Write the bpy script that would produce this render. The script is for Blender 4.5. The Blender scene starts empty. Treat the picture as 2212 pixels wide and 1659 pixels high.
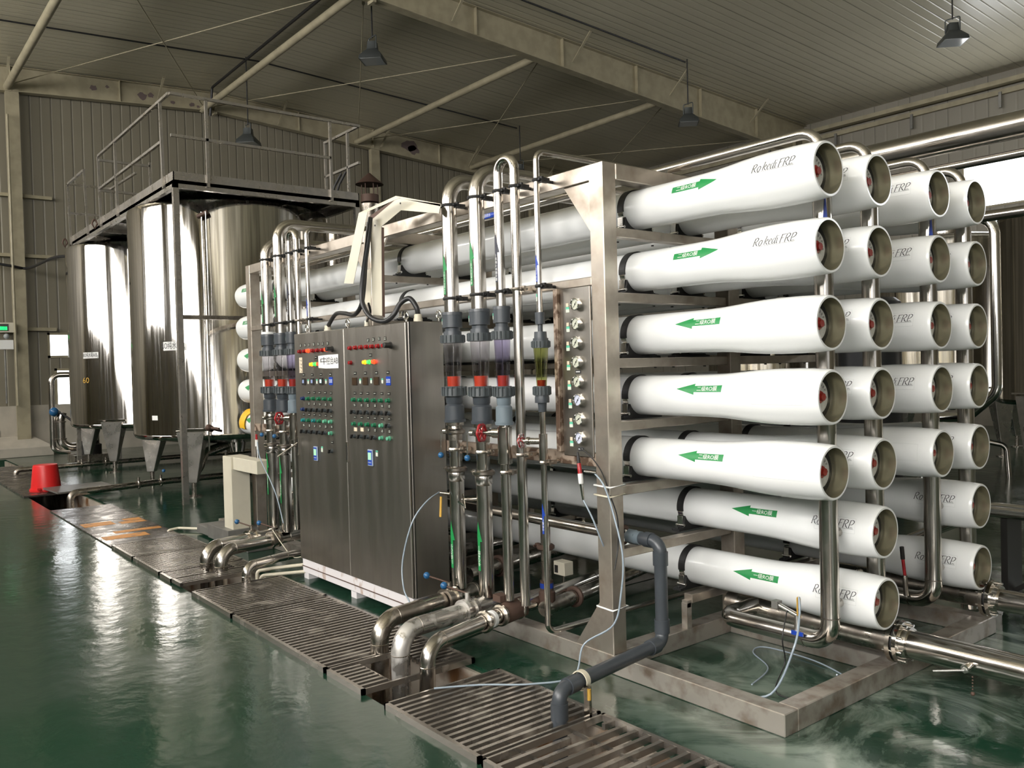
import bpy, math, random
from mathutils import Vector, Matrix, Euler
random.seed(7)
PI = math.pi
S = bpy.context.scene
COL = S.collection

# ------------------------------------------------------------------ camera
FPX = 1834.126
CAM_ROT = (1.55258792, 0.0269253, 0.9000163)
CAM_LOC = (2.088508, -3.491303, 1.604639)
cd = bpy.data.cameras.new('camera')
cd.sensor_width = 36.0
cd.lens = FPX / 2212 * 36.0
cd.clip_end = 200
cam = bpy.data.objects.new('camera', cd)
COL.objects.link(cam)
cam.location = CAM_LOC
cam.rotation_euler = CAM_ROT
S.camera = cam
_RM = Euler(CAM_ROT).to_matrix()
_RC = Vector(CAM_LOC)


def at(px, py, ax, val):
    """the point of the real plane ax=val that the photograph shows at a pixel"""
    d = _RM @ Vector(((px - 1106) / FPX, -(py - 829.5) / FPX, -1.0))
    i = 'xyz'.index(ax)
    return _RC + d * ((val - _RC[i]) / d[i])


# ------------------------------------------------------------------ view, world, light
S.view_settings.view_transform = 'Standard'
S.view_settings.look = 'None'
S.view_settings.gamma = 1
S.view_settings.use_curve_mapping = False
S.view_settings.exposure = -0.42
S.cycles.use_denoising = True
S.cycles.max_bounces = 8
S.cycles.glossy_bounces = 5
S.cycles.diffuse_bounces = 4
S.cycles.transparent_max_bounces = 12
S.cycles.transmission_bounces = 4
S.cycles.caustics_reflective = False
S.cycles.caustics_refractive = False
S.cycles.sample_clamp_indirect = 6.0
W = bpy.data.worlds.new('world')
S.world = W
W.use_nodes = True
W.node_tree.nodes['Background'].inputs[0].default_value = (0.75, 0.85, 1.0, 1)
W.node_tree.nodes['Background'].inputs[1].default_value = 1.0
WIN_FRONT = 24.0      # daylit panes of the long front wall, behind the camera
WIN_BACK = 14.0
WIN_LEFT = 7.0


# ------------------------------------------------------------------ materials
def nd(nt, typ, **kw):
    n = nt.nodes.new(typ)
    for k, v in kw.items():
        setattr(n, k, v)
    return n


def mat(name, col, rough=0.5, metal=0.0, noise=0.0, nscale=6.0, col2=None, rvar=0.0, bump=0.0, bscale=40.0,
        coat=0.0, stretch=None, emit=None, aniso=0.0, spec=0.5, thr=(0.4, 0.62), trans=0.0):
    m = bpy.data.materials.new(name)
    m.use_nodes = True
    nt = m.node_tree
    b = nt.nodes['Principled BSDF']
    b.inputs['Base Color'].default_value = (*col, 1)
    b.inputs['Roughness'].default_value = rough
    b.inputs['Metallic'].default_value = metal
    b.inputs['Specular IOR Level'].default_value = spec
    b.inputs['Coat Weight'].default_value = coat
    b.inputs['Coat Roughness'].default_value = 0.08
    b.inputs['Transmission Weight'].default_value = trans
    if emit:
        b.inputs['Emission Color'].default_value = (*emit[0], 1)
        b.inputs['Emission Strength'].default_value = emit[1]
    if noise or rvar or bump or col2:
        tc = nd(nt, 'ShaderNodeTexCoord')
        mp = nd(nt, 'ShaderNodeMapping')
        mp.inputs['Scale'].default_value = stretch or (1, 1, 1)
        nt.links.new(tc.outputs['Object'], mp.inputs['Vector'])
        nz = nd(nt, 'ShaderNodeTexNoise')
        nz.inputs['Scale'].default_value = nscale
        nz.inputs['Detail'].default_value = 8
        nt.links.new(mp.outputs[0], nz.inputs['Vector'])
        cr = nd(nt, 'ShaderNodeMapRange')
        cr.inputs[1].default_value, cr.inputs[2].default_value = thr
        nt.links.new(nz.outputs['Fac'], cr.inputs[0])
        if noise or col2:
            mx = nd(nt, 'ShaderNodeMix', data_type='RGBA')
            c2 = col2 or tuple(c * (1 - noise) for c in col)
            mx.inputs[6].default_value = (*col, 1)
            mx.inputs[7].default_value = (*c2, 1)
            nt.links.new(cr.outputs[0], mx.inputs[0])
            nt.links.new(mx.outputs[2], b.inputs['Base Color'])
        if rvar:
            mr = nd(nt, 'ShaderNodeMapRange')
            mr.inputs[3].default_value = max(0.02, rough - rvar)
            mr.inputs[4].default_value = rough + rvar
            nt.links.new(cr.outputs[0], mr.inputs[0])
            nt.links.new(mr.outputs[0], b.inputs['Roughness'])
        if bump:
            n2 = nd(nt, 'ShaderNodeTexNoise')
            n2.inputs['Scale'].default_value = bscale
            n2.inputs['Detail'].default_value = 4
            nt.links.new(mp.outputs[0], n2.inputs['Vector'])
            bp = nd(nt, 'ShaderNodeBump')
            bp.inputs['Strength'].default_value = bump
            bp.inputs['Distance'].default_value = 0.01
            nt.links.new(n2.outputs['Fac'], bp.inputs['Height'])
            nt.links.new(bp.outputs[0], b.inputs['Normal'])
    if aniso:
        b.inputs['Anisotropic'].default_value = aniso
        tg = nd(nt, 'ShaderNodeTangent', direction_type='RADIAL', axis='Z')
        nt.links.new(tg.outputs[0], b.inputs['Tangent'])
    return m


M = {}
M['pipe'] = mat('polished_steel', (0.60, 0.565, 0.52), 0.2, 1, 0.25, 5, rvar=0.06)
M['pipe_dirty'] = mat('stained_steel', (0.52, 0.48, 0.42), 0.3, 1, 0.4, 9, rvar=0.1, col2=(0.25, 0.22, 0.19))
M['pipe_scale'] = mat('limescaled_steel', (0.42, 0.40, 0.37), 0.35, 0.8, nscale=7, col2=(0.66, 0.64, 0.61), rvar=0.12, thr=(0.5, 0.56))
M['tank'] = mat('tank_steel', (0.56, 0.535, 0.50), 0.085, 1, 0.38, 3.0, rvar=0.035, stretch=(9, 9, 0.22), aniso=0.2)
M['brushed'] = mat('brushed_steel', (0.37, 0.345, 0.31), 0.36, 1, 0.10, 2.5, rvar=0.03, stretch=(5, 5, 0.4))
M['frame'] = mat('frame_steel', (0.47, 0.42, 0.36), 0.40, 0.8, 0.4, 7, col2=(0.30, 0.25, 0.20), rvar=0.1, thr=(0.42, 0.75))
M['base'] = mat('base_steel', (0.42, 0.385, 0.34), 0.45, 0.6, 0.5, 10, col2=(0.22, 0.17, 0.13), rvar=0.1, thr=(0.45, 0.72))
M['rustbar'] = mat('rusty_steel', (0.42, 0.33, 0.26), 0.5, 0.5, nscale=14, col2=(0.12, 0.075, 0.05), thr=(0.48, 0.56))
M['plat'] = mat('platform_steel', (0.56, 0.53, 0.49), 0.33, 0.9, 0.3, 5, rvar=0.08)
M['grate'] = mat('grating_steel', (0.26, 0.235, 0.205), 0.38, 0.75, nscale=5, col2=(0.50, 0.46, 0.41), rvar=0.12, thr=(0.55, 0.66))
M['plate'] = mat('drain_plate', (0.085, 0.07, 0.062), 0.28, 0.4, 0.4, 5, rvar=0.1, bump=0.2, bscale=30)
M['frp'] = mat('white_gelcoat', (0.84, 0.85, 0.84), 0.27, 0, 0.03, 2, coat=0.5)
M['frp_in'] = mat('fibreglass_inside', (0.42, 0.39, 0.27), 0.24, 0.75)
M['plug'] = mat('end_plate', (0.62, 0.61, 0.57), 0.45, 0, 0.2, 40)
M['redcap'] = mat('red_port_cap', (0.30, 0.022, 0.015), 0.4)
M['rubber'] = mat('black_rubber', (0.012, 0.012, 0.012), 0.55)
M['cable'] = mat('black_cable', (0.014, 0.014, 0.015), 0.42)
M['black'] = mat('black_plastic', (0.02, 0.019, 0.018), 0.4)
M['pvc'] = mat('dark_grey_pvc', (0.052, 0.060, 0.070), 0.33, 0, 0.15, 6)
M['pvc_l'] = mat('blue_grey_pvc', (0.16, 0.20, 0.23), 0.35, 0, 0.1, 6)
M['dgrey'] = mat('grey_union', (0.06, 0.07, 0.075), 0.4)
M['float'] = mat('orange_float', (0.62, 0.055, 0.018), 0.4)
M['float_r'] = mat('red_float', (0.40, 0.02, 0.02), 0.4)
M['red'] = mat('red_paint', (0.40, 0.015, 0.02), 0.35, noise=0.3, nscale=60)
M['wheel_w'] = mat('worn_wheel', (0.55, 0.5, 0.5), 0.35, 0.4, nscale=70, col2=(0.35, 0.03, 0.03), thr=(0.5, 0.55))
M['bucket'] = mat('red_bucket', (0.72, 0.022, 0.022), 0.35)
M['blue'] = mat('blue_knob', (0.02, 0.11, 0.26), 0.3)
M['bluelab'] = mat('blue_label', (0.012, 0.05, 0.36), 0.35)
M['green'] = mat('green_sticker', (0.012, 0.235, 0.06), 0.4)
M['dark'] = mat('dark_sticker', (0.012, 0.014, 0.03), 0.4)
M['white'] = mat('white_print', (0.8, 0.8, 0.78), 0.5)
M['ink'] = mat('black_ink', (0.03, 0.03, 0.032), 0.5)
M['faded'] = mat('faded_outline', (0.55, 0.56, 0.55), 0.5)
M['labelw'] = mat('label_paper', (0.78, 0.79, 0.78), 0.4)
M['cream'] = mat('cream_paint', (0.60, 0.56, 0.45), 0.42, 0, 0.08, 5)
M['creamp'] = mat('cream_pvc', (0.62, 0.57, 0.45), 0.4)
M['plinth'] = mat('rusted_white_plinth', (0.68, 0.65, 0.66), 0.5, 0, nscale=9, col2=(0.30, 0.17, 0.09), thr=(0.60, 0.70), stretch=(1, 1, 0.6))
M['yellow'] = mat('yellow_glove', (0.78, 0.45, 0.02), 0.5)
M['ylever'] = mat('yellow_lever', (0.55, 0.33, 0.06), 0.5)
M['orange'] = mat('orange_paint', (0.62, 0.27, 0.06), 0.45, 0, nscale=12, col2=(0.2, 0.11, 0.06), thr=(0.5, 0.7))
M['dial'] = mat('gauge_dial', (0.50, 0.51, 0.42), 0.3)
M['dial_b'] = mat('bluish_gauge_dial', (0.55, 0.57, 0.68), 0.3)
M['chrome'] = mat('chrome', (0.75, 0.73, 0.70), 0.12, 1)
M['tagg'] = mat('green_tag', (0.12, 0.50, 0.33), 0.5)
M['tagw'] = mat('pale_tag', (0.62, 0.66, 0.56), 0.5)
M['tagc'] = mat('cream_tag', (0.66, 0.56, 0.42), 0.5)
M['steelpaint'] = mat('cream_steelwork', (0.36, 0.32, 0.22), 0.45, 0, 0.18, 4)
M['peel'] = mat('peeling_primer', (0.14, 0.105, 0.10), 0.7)
M['concrete'] = mat('white_concrete', (0.48, 0.44, 0.37), 0.55, 0, 0.15, 3)
M['trench'] = mat('trench_lining', (0.42, 0.37, 0.31), 0.4, 0, nscale=4, col2=(0.16, 0.08, 0.035), thr=(0.5, 0.66))
M['pitdark'] = mat('trench_bottom', (0.05, 0.045, 0.04), 0.25)
M['rust'] = mat('dark_rust', (0.10, 0.06, 0.045), 0.6, 0.3)
M['greybox'] = mat('grey_painted_metal', (0.22, 0.215, 0.20), 0.4, 0.4, 0.2, 8)
M['lampb'] = mat('lamp_housing', (0.10, 0.11, 0.11), 0.4, 0.6)
M['lampg'] = mat('lamp_glass', (0.33, 0.35, 0.36), 0.1, 0.0)
M['lit_r'] = mat('lit_red', (0.8, 0.03, 0.01), 0.3, emit=((1, 0.06, 0.015), 3.2))
M['off_r'] = mat('unlit_red', (0.28, 0.01, 0.012), 0.25)
M['lit_y'] = mat('lit_amber', (0.8, 0.3, 0.01), 0.3, emit=((1, 0.42, 0.02), 2.2))
M['lit_g'] = mat('lit_green', (0.1, 0.7, 0.1), 0.3, emit=((0.05, 0.8, 0.16), 1.2))
M['btn_g'] = mat('green_button', (0.01, 0.15, 0.07), 0.3)
M['btn_t'] = mat('teal_button', (0.01, 0.22, 0.22), 0.3)
M['btn_p'] = mat('pale_green_button', (0.11, 0.40, 0.25), 0.4)
M['btn_b'] = mat('blue_button', (0.01, 0.03, 0.12), 0.3)
M['brown'] = mat('brown_meter_glass', (0.05, 0.032, 0.02), 0.15)
M['lcd'] = mat('green_display', (0.3, 0.6, 0.35), 0.3, emit=((0.42, 0.85, 0.5), 0.55))
M['lcd_w'] = mat('lit_meter', (0.5, 0.7, 0.7), 0.3, emit=((0.55, 0.9, 1.0), 0.8))
M['lcd_b'] = mat('dim_meter', (0.2, 0.25, 0.4), 0.3, emit=((0.3, 0.36, 0.6), 0.35))
M['led_g'] = mat('green_digits', (0.0, 0.5, 0.1), 0.3, emit=((0.0, 1.0, 0.2), 2.5))
M['bezel'] = mat('blue_grey_bezel', (0.30, 0.36, 0.48), 0.4)
M['hose'] = mat('clear_hose', (0.30, 0.36, 0.42), 0.25, 0, trans=0.0)
M['navy'] = mat('dark_steel_tank', (0.03, 0.032, 0.035), 0.35, 0.3)
M['green_pad'] = mat('gauze_strip', (0.08, 0.12, 0.12), 0.8)
M['darkwall'] = mat('equipment_grey', (0.35, 0.34, 0.31), 0.5)


def clear_mat(name, tint, refl=0.12):
    m = bpy.data.materials.new(name)
    m.use_nodes = True
    nt = m.node_tree
    nt.nodes.remove(nt.nodes['Principled BSDF'])
    out = nt.nodes['Material Output']
    t = nd(nt, 'ShaderNodeBsdfTransparent')
    t.inputs[0].default_value = (*tint, 1)
    g = nd(nt, 'ShaderNodeBsdfGlossy')
    g.inputs['Roughness'].default_value = 0.06
    lw = nd(nt, 'ShaderNodeLayerWeight')
    lw.inputs[0].default_value = 0.35
    mr = nd(nt, 'ShaderNodeMapRange')
    mr.inputs[3].default_value = 0.04
    mr.inputs[4].default_value = refl * 4
    mx = nd(nt, 'ShaderNodeMixShader')
    nt.links.new(lw.outputs['Facing'], mr.inputs[0])
    nt.links.new(mr.outputs[0], mx.inputs[0])
    nt.links.new(t.outputs[0], mx.inputs[1])
    nt.links.new(g.outputs[0], mx.inputs[2])
    nt.links.new(mx.outputs[0], out.inputs[0])
    return m


M['clear'] = clear_mat('clear_tube', (0.80, 0.78, 0.80))
M['clear_p'] = clear_mat('violet_tinted_tube', (0.66, 0.62, 0.76))
M['clear_y'] = clear_mat('yellowed_tube', (0.62, 0.64, 0.36))


def emis(name, col, k):
    m = bpy.data.materials.new(name)
    m.use_nodes = True
    nt = m.node_tree
    nt.nodes.remove(nt.nodes['Principled BSDF'])
    e = nd(nt, 'ShaderNodeEmission')
    e.inputs[0].default_value = (*col, 1)
    e.inputs[1].default_value = k
    nt.links.new(e.outputs[0], nt.nodes['Material Output'].inputs[0])
    return m


M['day_front'] = emis('daylit_pane_front', (1.0, 0.97, 0.93), WIN_FRONT)
M['day_back'] = emis('daylit_pane_back', (0.96, 0.98, 1.0), WIN_BACK)
M['day_right'] = emis('daylit_pane_right', (0.96, 0.98, 1.0), 1.6)
M['day_left'] = emis('daylit_pane_end', (0.96, 0.98, 1.0), WIN_LEFT)


def floor_mat():
    m = bpy.data.materials.new('green_epoxy')
    m.use_nodes = True
    nt = m.node_tree
    L = nt.links.new
    b = nt.nodes['Principled BSDF']
    g = nd(nt, 'ShaderNodeNewGeometry')
    n1 = nd(nt, 'ShaderNodeTexNoise')
    n1.inputs['Scale'].default_value = 0.9
    n1.inputs['Detail'].default_value = 6
    n2 = nd(nt, 'ShaderNodeTexNoise')
    n2.inputs['Scale'].default_value = 1.5
    n2.inputs['Detail'].default_value = 10
    n2.inputs['Roughness'].default_value = 0.65
    n2.inputs['Distortion'].default_value = 1.2
    for n in (n1, n2):
        L(g.outputs['Position'], n.inputs['Vector'])
    m1 = nd(nt, 'ShaderNodeMix', data_type='RGBA')
    m1.inputs[6].default_value = (0.0085, 0.040, 0.022, 1)
    m1.inputs[7].default_value = (0.020, 0.045, 0.030, 1)
    r1 = nd(nt, 'ShaderNodeMapRange')
    r1.inputs[1].default_value, r1.inputs[2].default_value = 0.38, 0.62
    L(n1.outputs['Fac'], r1.inputs[0])
    L(r1.outputs[0], m1.inputs[0])
    # dried powdery stains round the skid
    sx = nd(nt, 'ShaderNodeSeparateXYZ')
    L(g.outputs['Position'], sx.inputs[0])
    mk = nd(nt, 'ShaderNodeMapRange')            # stronger near the machine, towards +x
    mk.inputs[1].default_value, mk.inputs[2].default_value = -2.0, 0.1
    L(sx.outputs['X'], mk.inputs[0])
    mky = nd(nt, 'ShaderNodeMapRange')
    mky.inputs[1].default_value, mky.inputs[2].default_value = -0.95, -0.45
    L(sx.outputs['Y'], mky.inputs[0])
    r2 = nd(nt, 'ShaderNodeMapRange')
    r2.inputs[1].default_value, r2.inputs[2].default_value = 0.45, 0.585
    L(n2.outputs['Fac'], r2.inputs[0])
    mu = nd(nt, 'ShaderNodeMath', operation='MULTIPLY')
    L(r2.outputs[0], mu.inputs[0])
    L(mk.outputs[0], mu.inputs[1])
    mu2 = nd(nt, 'ShaderNodeMath', operation='MULTIPLY')
    L(mu.outputs[0], mu2.inputs[0])
    L(mky.outputs[0], mu2.inputs[1])
    mu3 = nd(nt, 'ShaderNodeMath', operation='MULTIPLY')
    mu3.inputs[1].default_value = 0.85
    L(mu2.outputs[0], mu3.inputs[0])
    m2 = nd(nt, 'ShaderNodeMix', data_type='RGBA')
    m2.inputs[7].default_value = (0.25, 0.31, 0.26, 1)
    L(mu3.outputs[0], m2.inputs[0])
    L(m1.outputs[2], m2.inputs[6])
    L(m2.outputs[2], b.inputs['Base Color'])
    rr = nd(nt, 'ShaderNodeMapRange')
    rr.inputs[3].default_value, rr.inputs[4].default_value = 0.10, 0.20
    L(r1.outputs[0], rr.inputs[0])
    L(rr.outputs[0], b.inputs['Roughness'])
    n3 = nd(nt, 'ShaderNodeTexNoise')
    n3.inputs['Scale'].default_value = 7
    n3.inputs['Detail'].default_value = 5
    L(g.outputs['Position'], n3.inputs['Vector'])
    bp = nd(nt, 'ShaderNodeBump')
    bp.inputs['Strength'].default_value = 0.16
    bp.inputs['Distance'].default_value = 0.02
    L(n3.outputs['Fac'], bp.inputs['Height'])
    L(bp.outputs[0], b.inputs['Normal'])
    b.inputs['Specular IOR Level'].default_value = 0.42
    return m


def rib_mat(name, col, rough, axis, pitch, depth=0.6, seam=None, metal=0.0):
    """painted metal cladding: fine ribs by bump and dark joints between sheets"""
    m = bpy.data.materials.new(name)
    m.use_nodes = True
    nt = m.node_tree
    L = nt.links.new
    b = nt.nodes['Principled BSDF']
    b.inputs['Roughness'].default_value = rough
    b.inputs['Metallic'].default_value = metal
    g = nd(nt, 'ShaderNodeNewGeometry')
    sx = nd(nt, 'ShaderNodeSeparateXYZ')
    L(g.outputs['Position'], sx.inputs[0])
    nz = nd(nt, 'ShaderNodeTexNoise')
    nz.inputs['Scale'].default_value = 0.8
    nz.inputs['Detail'].default_value = 5
    L(g.outputs['Position'], nz.inputs['Vector'])

    def saw(p):
        a = nd(nt, 'ShaderNodeMath', operation='DIVIDE')
        a.inputs[1].default_value = p
        L(sx.outputs[axis], a.inputs[0])
        f = nd(nt, 'ShaderNodeMath', operation='FRACT')
        L(a.outputs[0], f.inputs[0])
        return f
    f = saw(pitch)
    pp = nd(nt, 'ShaderNodeMath', operation='PINGPONG')
    pp.inputs[1].default_value = 0.5
    L(f.outputs[0], pp.inputs[0])
    mr = nd(nt, 'ShaderNodeMapRange')
    mr.inputs[1].default_value, mr.inputs[2].default_value = 0.0, 0.12
    L(pp.outputs[0], mr.inputs[0])
    bp = nd(nt, 'ShaderNodeBump')
    bp.inputs['Strength'].default_value = depth
    bp.inputs['Distance'].default_value = 0.02
    L(mr.outputs[0], bp.inputs['Height'])
    L(bp.outputs[0], b.inputs['Normal'])
    mx = nd(nt, 'ShaderNodeMix', data_type='RGBA')
    mx.inputs[6].default_value = (*[c * 0.80 for c in col], 1)
    mx.inputs[7].default_value = (*col, 1)
    L(nz.outputs['Fac'], mx.inputs[0])
    # joint lines
    ms = nd(nt, 'ShaderNodeMapRange')
    p2 = nd(nt, 'ShaderNodeMath', operation='PINGPONG')
    p2.inputs[1].default_value = 0.5
    f2 = saw(seam or pitch)
    L(f2.outputs[0], p2.inputs[0])
    ms.inputs[1].default_value = 0.0
    ms.inputs[2].default_value = 0.012 / (seam or pitch)
    L(p2.outputs[0], ms.inputs[0])
    m2 = nd(nt, 'ShaderNodeMix', data_type='RGBA')
    m2.inputs[6].default_value = (*[c * 0.28 for c in col], 1)
    L(ms.outputs[0], m2.inputs[0])
    L(mx.outputs[2], m2.inputs[7])
    L(m2.outputs[2], b.inputs['Base Color'])
    return m


M['floor'] = floor_mat()
M['ceil'] = rib_mat('ceiling_cladding', (0.56, 0.52, 0.395), 0.30, 'X', 0.2, 0.35, 0.8)
M['wall_l'] = rib_mat('end_wall_cladding', (0.225, 0.203, 0.15), 0.45, 'Y', 0.21, 0.5, 0.42)
M['wall_b'] = rib_mat('back_wall_cladding', (0.28, 0.26, 0.215), 0.45, 'X', 0.3, 0.3, 0.9)


# ------------------------------------------------------------------ mesh builder
class MB:
    def __init__(self):
        self.v, self.f, self.s = [], [], []

    def add(self, vs, fs, smooth=False):
        o = len(self.v)
        self.v += [Vector(p) for p in vs]
        for q in fs:
            self.f.append([i + o for i in q])
            self.s.append(smooth)
        return self

    def box(self, x0, x1, y0, y1, z0, z1, rot=None, piv=None):
        vs = [Vector((x, y, z)) for z in (z0, z1) for y in (y0, y1) for x in (x0, x1)]
        if rot is not None:
            c = Vector(piv) if piv else Vector(((x0 + x1) / 2, (y0 + y1) / 2, (z0 + z1) / 2))
            R = Euler(rot).to_matrix()
            vs = [c + R @ (p - c) for p in vs]
        return self.add(vs, [(0, 2, 3, 1), (4, 5, 7, 6), (0, 1, 5, 4), (2, 6, 7, 3), (0, 4, 6, 2), (1, 3, 7, 5)])

    def bar(self, p0, p1, w, h, up=(0, 0, 1)):
        """square bar from p0 to p1, w across, h along up"""
        p0, p1 = Vector(p0), Vector(p1)
        d = (p1 - p0).normalized()
        u = Vector(up)
        s = d.cross(u)
        if s.length < 1e-4:
            s = d.cross(Vector((1, 0, 0)))
        s.normalize()
        u = s.cross(d).normalized()
        vs = [p + s * a * w / 2 + u * b * h / 2 for p in (p0, p1) for a, b in ((-1, -1), (1, -1), (1, 1), (-1, 1))]
        return self.add(vs, [(0, 3, 2, 1), (4, 5, 6, 7), (0, 1, 5, 4), (1, 2, 6, 5), (2, 3, 7, 6), (3, 0, 4, 7)])

    def lathe(self, prof, o=(0, 0, 0), ax=(0, 0, 1), n=24, caps=(True, True)):
        """prof: (distance along axis, radius); sharp corners keep their own ring"""
        o, ax = Vector(o), Vector(ax).normalized()
        t = Vector((1, 0, 0)) if abs(ax.x) < 0.9 else Vector((0, 1, 0))
        u = ax.cross(t).normalized()
        w = ax.cross(u)
        ring = lambda s, r: [o + ax * s + (u * math.cos(2 * PI * k / n) + w * math.sin(2 * PI * k / n)) * r for k in range(n)]
        runs, cur = [], [prof[0]]
        for i in range(1, len(prof)):
            cur.append(prof[i])
            if i < len(prof) - 1:
                a = Vector((prof[i][0] - prof[i - 1][0], prof[i][1] - prof[i - 1][1]))
                b = Vector((prof[i + 1][0] - prof[i][0], prof[i + 1][1] - prof[i][1]))
                if a.length > 1e-6 and b.length > 1e-6 and a.angle(b) > 0.6:
                    runs.append(cur)
                    cur = [prof[i]]
        runs.append(cur)
        for run in runs:
            vs = []
            for s, r in run:
                vs += ring(s, max(r, 1e-5))
            fs = [(i * n + k, i * n + (k + 1) % n, (i + 1) * n + (k + 1) % n, (i + 1) * n + k) for i in range(len(run) - 1) for k in range(n)]
            self.add(vs, fs, True)
        if caps[0] and prof[0][1] > 1e-4:
            self.add(ring(*prof[0]), [list(range(n))[::-1]])
        if caps[1] and prof[-1][1] > 1e-4:
            self.add(ring(*prof[-1]), [list(range(n))])
        return self

    def cyl(self, p0, p1, r, n=20, r2=None, caps=True):
        p0, p1 = Vector(p0), Vector(p1)
        return self.lathe([(0, r), ((p1 - p0).length, r if r2 is None else r2)], p0, p1 - p0, n, (caps, caps))

    def tube(self, pts, r, bend=0.0, n=16, seg=6, closed=False, caps=True):
        pts = [Vector(p) for p in pts]
        path = [pts[0]]
        if bend:
            for i in range(1, len(pts) - 1):
                a, b, c = pts[i - 1], pts[i], pts[i + 1]
                d0, d1 = (b - a).normalized(), (c - b).normalized()
                ang = d0.angle(d1)
                if ang < 0.05:
                    path.append(b)
                    continue
                t = min(bend * math.tan(ang / 2), (b - a).length * 0.49, (c - b).length * 0.49)
                R = t / math.tan(ang / 2)
                nrm = (d1 - d0 * d0.dot(d1)).normalized()
                cen = b - d0 * t + nrm * R
                for k in range(seg + 1):
                    th = ang * k / seg
                    path.append(cen + (d0 * math.sin(th) - nrm * math.cos(th)) * R)
            path.append(pts[-1])
        else:
            path = pts
        m = len(path)
        d = [(path[min(i + 1, m - 1)] - path[max(i - 1, 0)]).normalized() for i in range(m)]
        if closed:
            d = [(path[(i + 1) % m] - path[i - 1]).normalized() for i in range(m)]
        t = Vector((0, 0, 1)) if abs(d[0].z) < 0.9 else Vector((1, 0, 0))
        u = d[0].cross(t).normalized()
        vs = []
        for i in range(m):
            u = (u - d[i] * u.dot(d[i])).normalized()
            w = d[i].cross(u)
            rr = r(i / max(1, m - 1)) if callable(r) else r
            vs += [path[i] + (u * math.cos(2 * PI * k / n) + w * math.sin(2 * PI * k / n)) * rr for k in range(n)]
        fs = [(i * n + k, i * n + (k + 1) % n, (i + 1) * n + (k + 1) % n, (i + 1) * n + k) for i in range(m - 1) for k in range(n)]
        if closed:
            fs += [((m - 1) * n + k, (m - 1) * n + (k + 1) % n, (k + 1) % n, k) for k in range(n)]
        self.add(vs, fs, True)
        if caps and not closed:
            self.add(vs[:n], [list(range(n))[::-1]])
            self.add(vs[-n:], [list(range(n))])
        return self

    def sphere(self, c, r, n=14, sc=(1, 1, 1)):
        c = Vector(c)
        m = n // 2
        vs = [c + Vector((math.sin(PI * i / m) * math.cos(2 * PI * k / n) * sc[0], math.sin(PI * i / m) * math.sin(2 * PI * k / n) * sc[1], math.cos(PI * i / m) * sc[2])) * r for i in range(m + 1) for k in range(n)]
        fs = [(i * n + k, (i + 1) * n + k, (i + 1) * n + (k + 1) % n, i * n + (k + 1) % n) for i in range(m) for k in range(n)]
        return self.add(vs, fs, True)

    def prism(self, poly, d):
        """a flat polygon (3-d points) extruded by vector d"""
        n = len(poly)
        poly = [Vector(p) for p in poly]
        d = Vector(d)
        self.add(poly + [p + d for p in poly], [list(range(n))[::-1], [n + i for i in range(n)]] + [(i, (i + 1) % n, n + (i + 1) % n, n + i) for i in range(n)])
        return self

    def build(self, name, m, parent=None, bevel=0.0):
        o0 = wl(parent)
        me = bpy.data.meshes.new(name)
        me.from_pydata([tuple(p - o0) for p in self.v], [], self.f)
        me.polygons.foreach_set('use_smooth', self.s)
        me.materials.append(M[m] if isinstance(m, str) else m)
        me.update()
        o = bpy.data.objects.new(name, me)
        COL.objects.link(o)
        if parent:
            o.parent = parent
        if bevel:
            bv = o.modifiers.new('bevel', 'BEVEL')
            bv.width = bevel
            bv.segments = 1
            bv.limit_method = 'ANGLE'
        return o


def wl(o):
    v = Vector((0, 0, 0))
    while o is not None:
        v = v + o.location
        o = o.parent
    return v


def tag(o, label, cat, group=None):
    o['label'] = label
    o['category'] = cat
    if group:
        o['group'] = group
    return o


def thing(name, loc, label, cat, group=None):
    o = bpy.data.objects.new(name, None)
    o.empty_display_size = 0.1
    COL.objects.link(o)
    o.location = loc
    return tag(o, label, cat, group)


def st(o, kind='structure'):
    o['kind'] = kind
    return o


def kids(o):
    return [c for c in ALLK.get(o.name, [])]


ALLK = {}


def index_kids():
    ALLK.clear()
    for c in COL.objects:
        if c.parent:
            ALLK.setdefault(c.parent.name, []).append(c)


def copy_tree(o, parent=None, skip=()):
    c = o.copy()
    COL.objects.link(c)
    c.parent = parent
    for k in kids(o):
        if k.name.split('.')[0] not in skip:
            copy_tree(k, c)
    return c


_txt = {}


def text2d(s, size, shear=0.0, spacing=1.0):
    key = (s, size, shear, spacing)
    if key not in _txt:
        cu = bpy.data.curves.new('txt', 'FONT')
        cu.body, cu.size, cu.shear = s, size, shear
        cu.align_x, cu.align_y = 'CENTER', 'CENTER'
        cu.space_character = spacing
        cu.resolution_u = 3
        ob = bpy.data.objects.new('txt', cu)
        COL.objects.link(ob)
        dg = bpy.context.evaluated_depsgraph_get()
        me = ob.evaluated_get(dg).to_mesh()
        _txt[key] = ([(v.co.x, v.co.y) for v in me.vertices], [list(p.vertices) for p in me.polygons])
        ob.evaluated_get(dg).to_mesh_clear()
        bpy.data.objects.remove(ob)
        bpy.data.curves.remove(cu)
    return _txt[key]


def text_on(mb, s, size, fn, **kw):
    vs, fs = text2d(s, size, **kw)
    mb.add([fn(u, v) for u, v in vs], fs)
    return mb


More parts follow.
